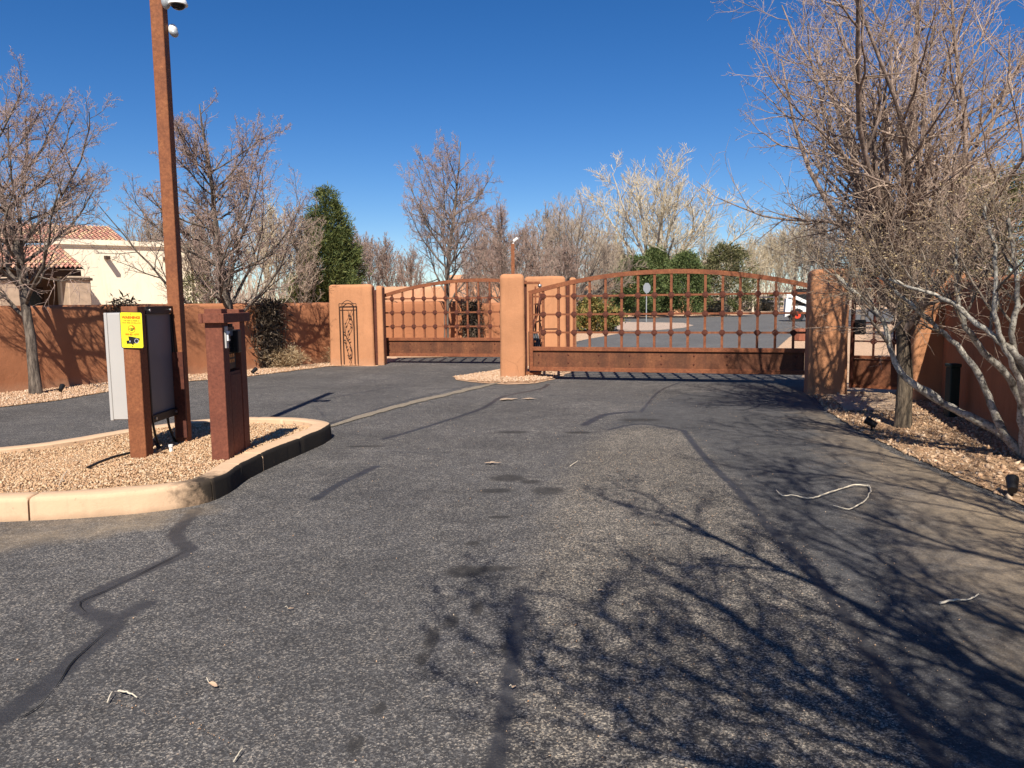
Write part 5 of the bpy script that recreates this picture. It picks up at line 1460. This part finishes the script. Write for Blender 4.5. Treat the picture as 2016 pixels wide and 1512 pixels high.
# ------------------------------------------------------------------ houses
def tile_roof(parent, a, b, c, d, pitch_rows, cols, mat):
    """barrel tiles laid over the quad a-b (eave) to d-c (ridge); one mesh"""
    a, b, c, d = map(Vector, (a, b, c, d))
    nrm = (b - a).cross(d - a).normalized()
    V, Fc = [], []
    for i in range(pitch_rows):
        v0, v1 = i / pitch_rows, (i + 1.25) / pitch_rows
        e0, e1 = a.lerp(d, v0), b.lerp(c, v0)
        f0, f1 = a.lerp(d, min(v1, 1)), b.lerp(c, min(v1, 1))
        L = (e1 - e0).length; k = max(1, int(cols * L / (b - a).length))
        for j in range(k):
            u0, u1 = j / k, (j + 0.96) / k
            base = len(V)
            for (p0, p1, lift) in ((e0, e1, 0.045), (f0, f1, 0.005)):
                for q in range(5):
                    u = u0 + (u1 - u0) * q / 4
                    V.append(p0.lerp(p1, u) + nrm * (lift + 0.075 * math.sin(math.pi * q / 4)))
            for q in range(4): Fc.append((base + q, base + q + 1, base + 5 + q + 1, base + 5 + q))
    o = link('roof_tiles', np_mesh('roof_tiles', [tuple(v) for v in V], Fc, True), mat, parent); o['kind'] = 'stuff'
    mb = MB(); lo = nrm * -0.02
    q = [mb.bm.verts.new(v + lo) for v in (a, b, c, d)]; mb.bm.faces.new(q)
    mb.part('roof_deck', M['wood_dark'], parent)
def cream_house():
    t = thing('cream_house', 'cream stucco house with red clay tile roofs behind the long wall', 'house')
    # flat-roofed wing seen square on, receding to the pole
    A0, A1 = AT(112, 470, 32.5), AT(374, 492, 35.6)
    zt = A0.z
    a, b = Vector((A0.x, 32.5)), Vector((A1.x, 35.6))
    d = (b - a).normalized(); nn = Vector((-d.y, d.x))
    def quad(p, q, z0, z1, th, nm, mt):
        mb = MB(); mb.prism([(p.x, p.y), (q.x, q.y), (q.x + nn.x * th, q.y + nn.y * th), (p.x + nn.x * th, p.y + nn.y * th)], z0, z1)
        return mb.part(nm, mt, t)
    quad(a, b, 0, zt - 0.32, 9, 'wall', M['cream'])
    quad(a - d * 0.05 - nn * 0.06, b + d * 0.06 - nn * 0.06, zt - 0.317, zt - 0.22, 9.1, 'cornice', M['cream'])
    quad(a - d * 0.10 - nn * 0.14, b + d * 0.12 - nn * 0.14, zt - 0.217, zt, 9.2, 'cornice', M['cream'])
    # lower step at the far end of the wing
    quad(b + d * 0.13, b + d * 0.75, 0, zt - 0.55, 8, 'wall', M['cream'])
    for f in (0.34, 0.79):
        q = a.lerp(b, f)
        MB().beam((q.x, q.y, zt - 0.72), (q.x - nn.x * 0.55, q.y - nn.y * 0.55, zt - 0.76), 0.16, 0.14).part('canale', M['wood_dark'], t)
    # hipped main roof behind
    r0, r1 = AT(-60, 478, 37), AT(252, 478, 41)
    rr0, rr1 = AT(-60, 436, 41), AT(215, 447, 44)
    tile_roof(t, r0, r1, rr1, rr0, 12, 34, M['tile_cell'])
    # porch in front
    e0, e1 = AT(-90, 531, 27.5), AT(166, 529, 30.5)
    t0, t1 = AT(-90, 480, 31.5), AT(116, 486, 33.0)
    tile_roof(t, e0, e1, t1, t0, 11, 26, M['tile_cell'])
    dd = Vector((e1.x - e0.x, e1.y - e0.y)).normalized(); n2 = Vector((-dd.y, dd.x))
    MB().beam((e0.x + n2.x * 0.3, e0.y + n2.y * 0.3, e0.z - 0.16), (e1.x - dd.x * 0.1 + n2.x * 0.3, e1.y + n2.y * 0.3, e1.z - 0.16), 0.2, 0.24).part('porch_beam', M['wood_dark'], t)
    for s, w in ((0.10, 0.75), (0.40, 0.75), (0.955, 0.8)):
        q = e0.lerp(e1, s)
        MB().box((q.x + n2.x * 0.45, q.y + n2.y * 0.45, (q.z - 0.28) / 2), (w, w, q.z - 0.28), math.atan2(dd.y, dd.x), 0.03).part('stone_pier', M['bed_stone'], t)
        MB().box((q.x + n2.x * 0.45, q.y + n2.y * 0.45 , q.z - 0.40), (w + 0.12, w + 0.12, 0.10), math.atan2(dd.y, dd.x)).part('pier_cap', M['wood_dark'], t)
    w0, w1 = Vector((e0.x + n2.x * 3.4, e0.y + n2.y * 3.4)), Vector((a.x - 0.3, a.y + 1.2))
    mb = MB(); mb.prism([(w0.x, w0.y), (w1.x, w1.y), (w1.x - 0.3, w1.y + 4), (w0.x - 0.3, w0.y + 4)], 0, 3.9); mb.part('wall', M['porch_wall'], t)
    for s in (0.25, 0.62):
        q = w0.lerp(w1, s); w_d = (w1 - w0).normalized(); wn_ = Vector((w_d.y, -w_d.x))
        f = MB().box((q.x + wn_.x * 0.02, q.y + wn_.y * 0.02, 1.2), (1.5, 0.12, 2.3), math.atan2(w_d.y, w_d.x)).part('door', M['wood_dark'], t)
        MB().box((q.x + wn_.x * 0.10, q.y + wn_.y * 0.10, 1.25), (1.2, 0.05, 1.9), math.atan2(w_d.y, w_d.x)).part('pane', M['window'], f)
cream_house()
def block_house(name, label, boxes, windows=()):
    t = thing(name, label, 'house')
    for (x0, x1, y0, y1, h, sd) in boxes:
        link('wall', adobe_block(x1 - x0, y1 - y0, h, 0.2, 0.2, sd, 0.05, 0.03), M['house_adobe'], t, ((x0 + x1) / 2, (y0 + y1) / 2, 0))
    for (x, y, z, w, h) in windows:
        f = MB().box((x, y, z), (w + 0.2, 0.14, h + 0.2)).part('window', M['wood_dark'], t)
        MB().box((x, y - 0.06, z), (w, 0.06, h)).part('pane', M['window'], f)
    return t
def bx(px0, px1, y): return AT(px0, 590, y).x, AT(px1, 590, y).x
x0, x1 = bx(742, 880, 42); x2, x3 = bx(884, 962, 43); x4, x5 = bx(940, 1010, 47)
block_house('adobe_house', 'low peach adobe house behind the tree at the exit gate', [(x0, x1, 42, 50, AT(800, 564, 42).z, 1.0), (x2, x3, 41.5, 50, AT(920, 541, 42).z, 2.0), (x4, x5, 44, 52, AT(960, 553, 45).z, 3.0)])
x0, x1 = bx(1150, 1325, 72); x2, x3 = bx(1190, 1216, 70)
block_house('adobe_house', 'terracotta house in deep shade behind the dark junipers', [(x0, x1, 72, 82, AT(1240, 560, 72).z, 4.0), (x2, x3, 69.5, 73, AT(1200, 551, 70).z, 5.0), (bx(1300, 1400, 74)[0], bx(1300, 1400, 74)[1], 74, 80, AT(1350, 577, 74).z, 6.0)],
            [(AT(1240, 600, 71.9).x, 71.95, 1.3, 2.6, 2.0), (AT(1172, 600, 71.9).x, 71.95, 1.5, 2.0, 1.6), (AT(1296, 600, 71.9).x, 71.95, 1.3, 1.6, 2.0)])

# ------------------------------------------------------------------ litter on the drive
def twig_obj(pts, r, label, name='fallen_twig', group='fallen twigs on the drive'):
    P3 = [G(*q) + Vector((0, 0, 0.02 + (0.012 if i % 2 else 0.0))) for i, q in enumerate(pts)]
    D3 = []
    for i in range(len(P3) - 1):
        a_, b_, c_, d_ = P3[max(i - 1, 0)], P3[i], P3[i + 1], P3[min(i + 2, len(P3) - 1)]
        for q in range(6):
            t_ = q / 6
            w = 0.5 * ((2 * b_) + (c_ - a_) * t_ + (2 * a_ - 5 * b_ + 4 * c_ - d_) * t_ * t_ + (3 * b_ - a_ - 3 * c_ + d_) * t_ ** 3)
            D3.append(w + Vector((random.uniform(-1, 1), random.uniform(-1, 1), random.uniform(0, 1))) * r * 0.35)
    D3.append(P3[-1])
    o = MB().tube(D3, [r * (0.7 - 0.4 * i / len(D3)) * random.uniform(0.85, 1.15) for i in range(len(D3))], 6).part(name, M['dry_wood'], None, True)
    tag(o, label, 'twig', group); return o
twig_obj([(1712, 962), (1685, 962), (1660, 966), (1625, 980), (1595, 986), (1560, 983), (1540, 980), (1528, 972)], 0.010, 'long bleached forked twig lying in shade on the drive')
twig_obj([(1708, 961), (1714, 973), (1704, 990), (1690, 1002), (1670, 1008), (1640, 1003)], 0.010, 'hooked bleached twig lying against the long forked twig')
twig_obj([(1850, 1195), (1880, 1193), (1905, 1188), (1926, 1181)], 0.009, 'short pale stick on sandy asphalt near the verge')
twig_obj([(233, 1370), (250, 1377), (271, 1382)], 0.007, 'pale split twig on the near asphalt beside a smaller one')
twig_obj([(212, 1392), (222, 1376)], 0.005, 'tiny pale twig standing across from the split twig')
twig_obj([(1122, 922), (1138, 913)], 0.006, 'tiny pale twig near the oil stains in mid lane')
twig_obj([(460, 1510), (478, 1490)], 0.004, 'thin curved stem at the lower edge of the drive')
def leaf_obj(px, py, s, rz, label):
    p = G(px, py)
    t = thing('dead_leaf', label, 'leaf', (p.x, p.y, 0.022), rz, 'dead leaves on the drive')
    V = []; Fc = []
    for i in range(7):
        u = i / 6; w = 0.42 * math.sin(math.pi * min(1, u * 0.95 + 0.03)) ** 0.8
        for v in (-1, 0, 1): V.append(((u - 0.5) * s, v * w * s * 0.5, 0.18 * s * abs(v) * (0.5 + math.sin(5 * u)) * 0.5 + 0.12 * s * (u - 0.4) ** 2 * 4 * 0.3))
        if i:
            for q in range(2): Fc.append((3 * i - 3 + q, 3 * i - 2 + q, 3 * i + 1 + q, 3 * i + q))
    link('blade', np_mesh('blade', V, Fc, True), M['leaf_tan'], t)
    MB().tube([(-0.5 * s, 0, 0.004), (-0.75 * s, 0.05 * s, 0.02), (-0.95 * s, 0.16 * s, 0.015)], 0.0016, 5).part('stalk', M['dry_wood'], t)
leaf_obj(420, 1358, 0.055, R(-30), 'curled tan leaf on near asphalt below the island')
leaf_obj(573, 1206, 0.030, R(40), 'small yellowish leaf alone on the near asphalt')
leaf_obj(1184, 1170, 0.045, R(10), 'tan leaf among branch shadows on the worn patch')
leaf_obj(1012, 1362, 0.030, R(60), 'tiny tan leaf beside the straight sealant strip')
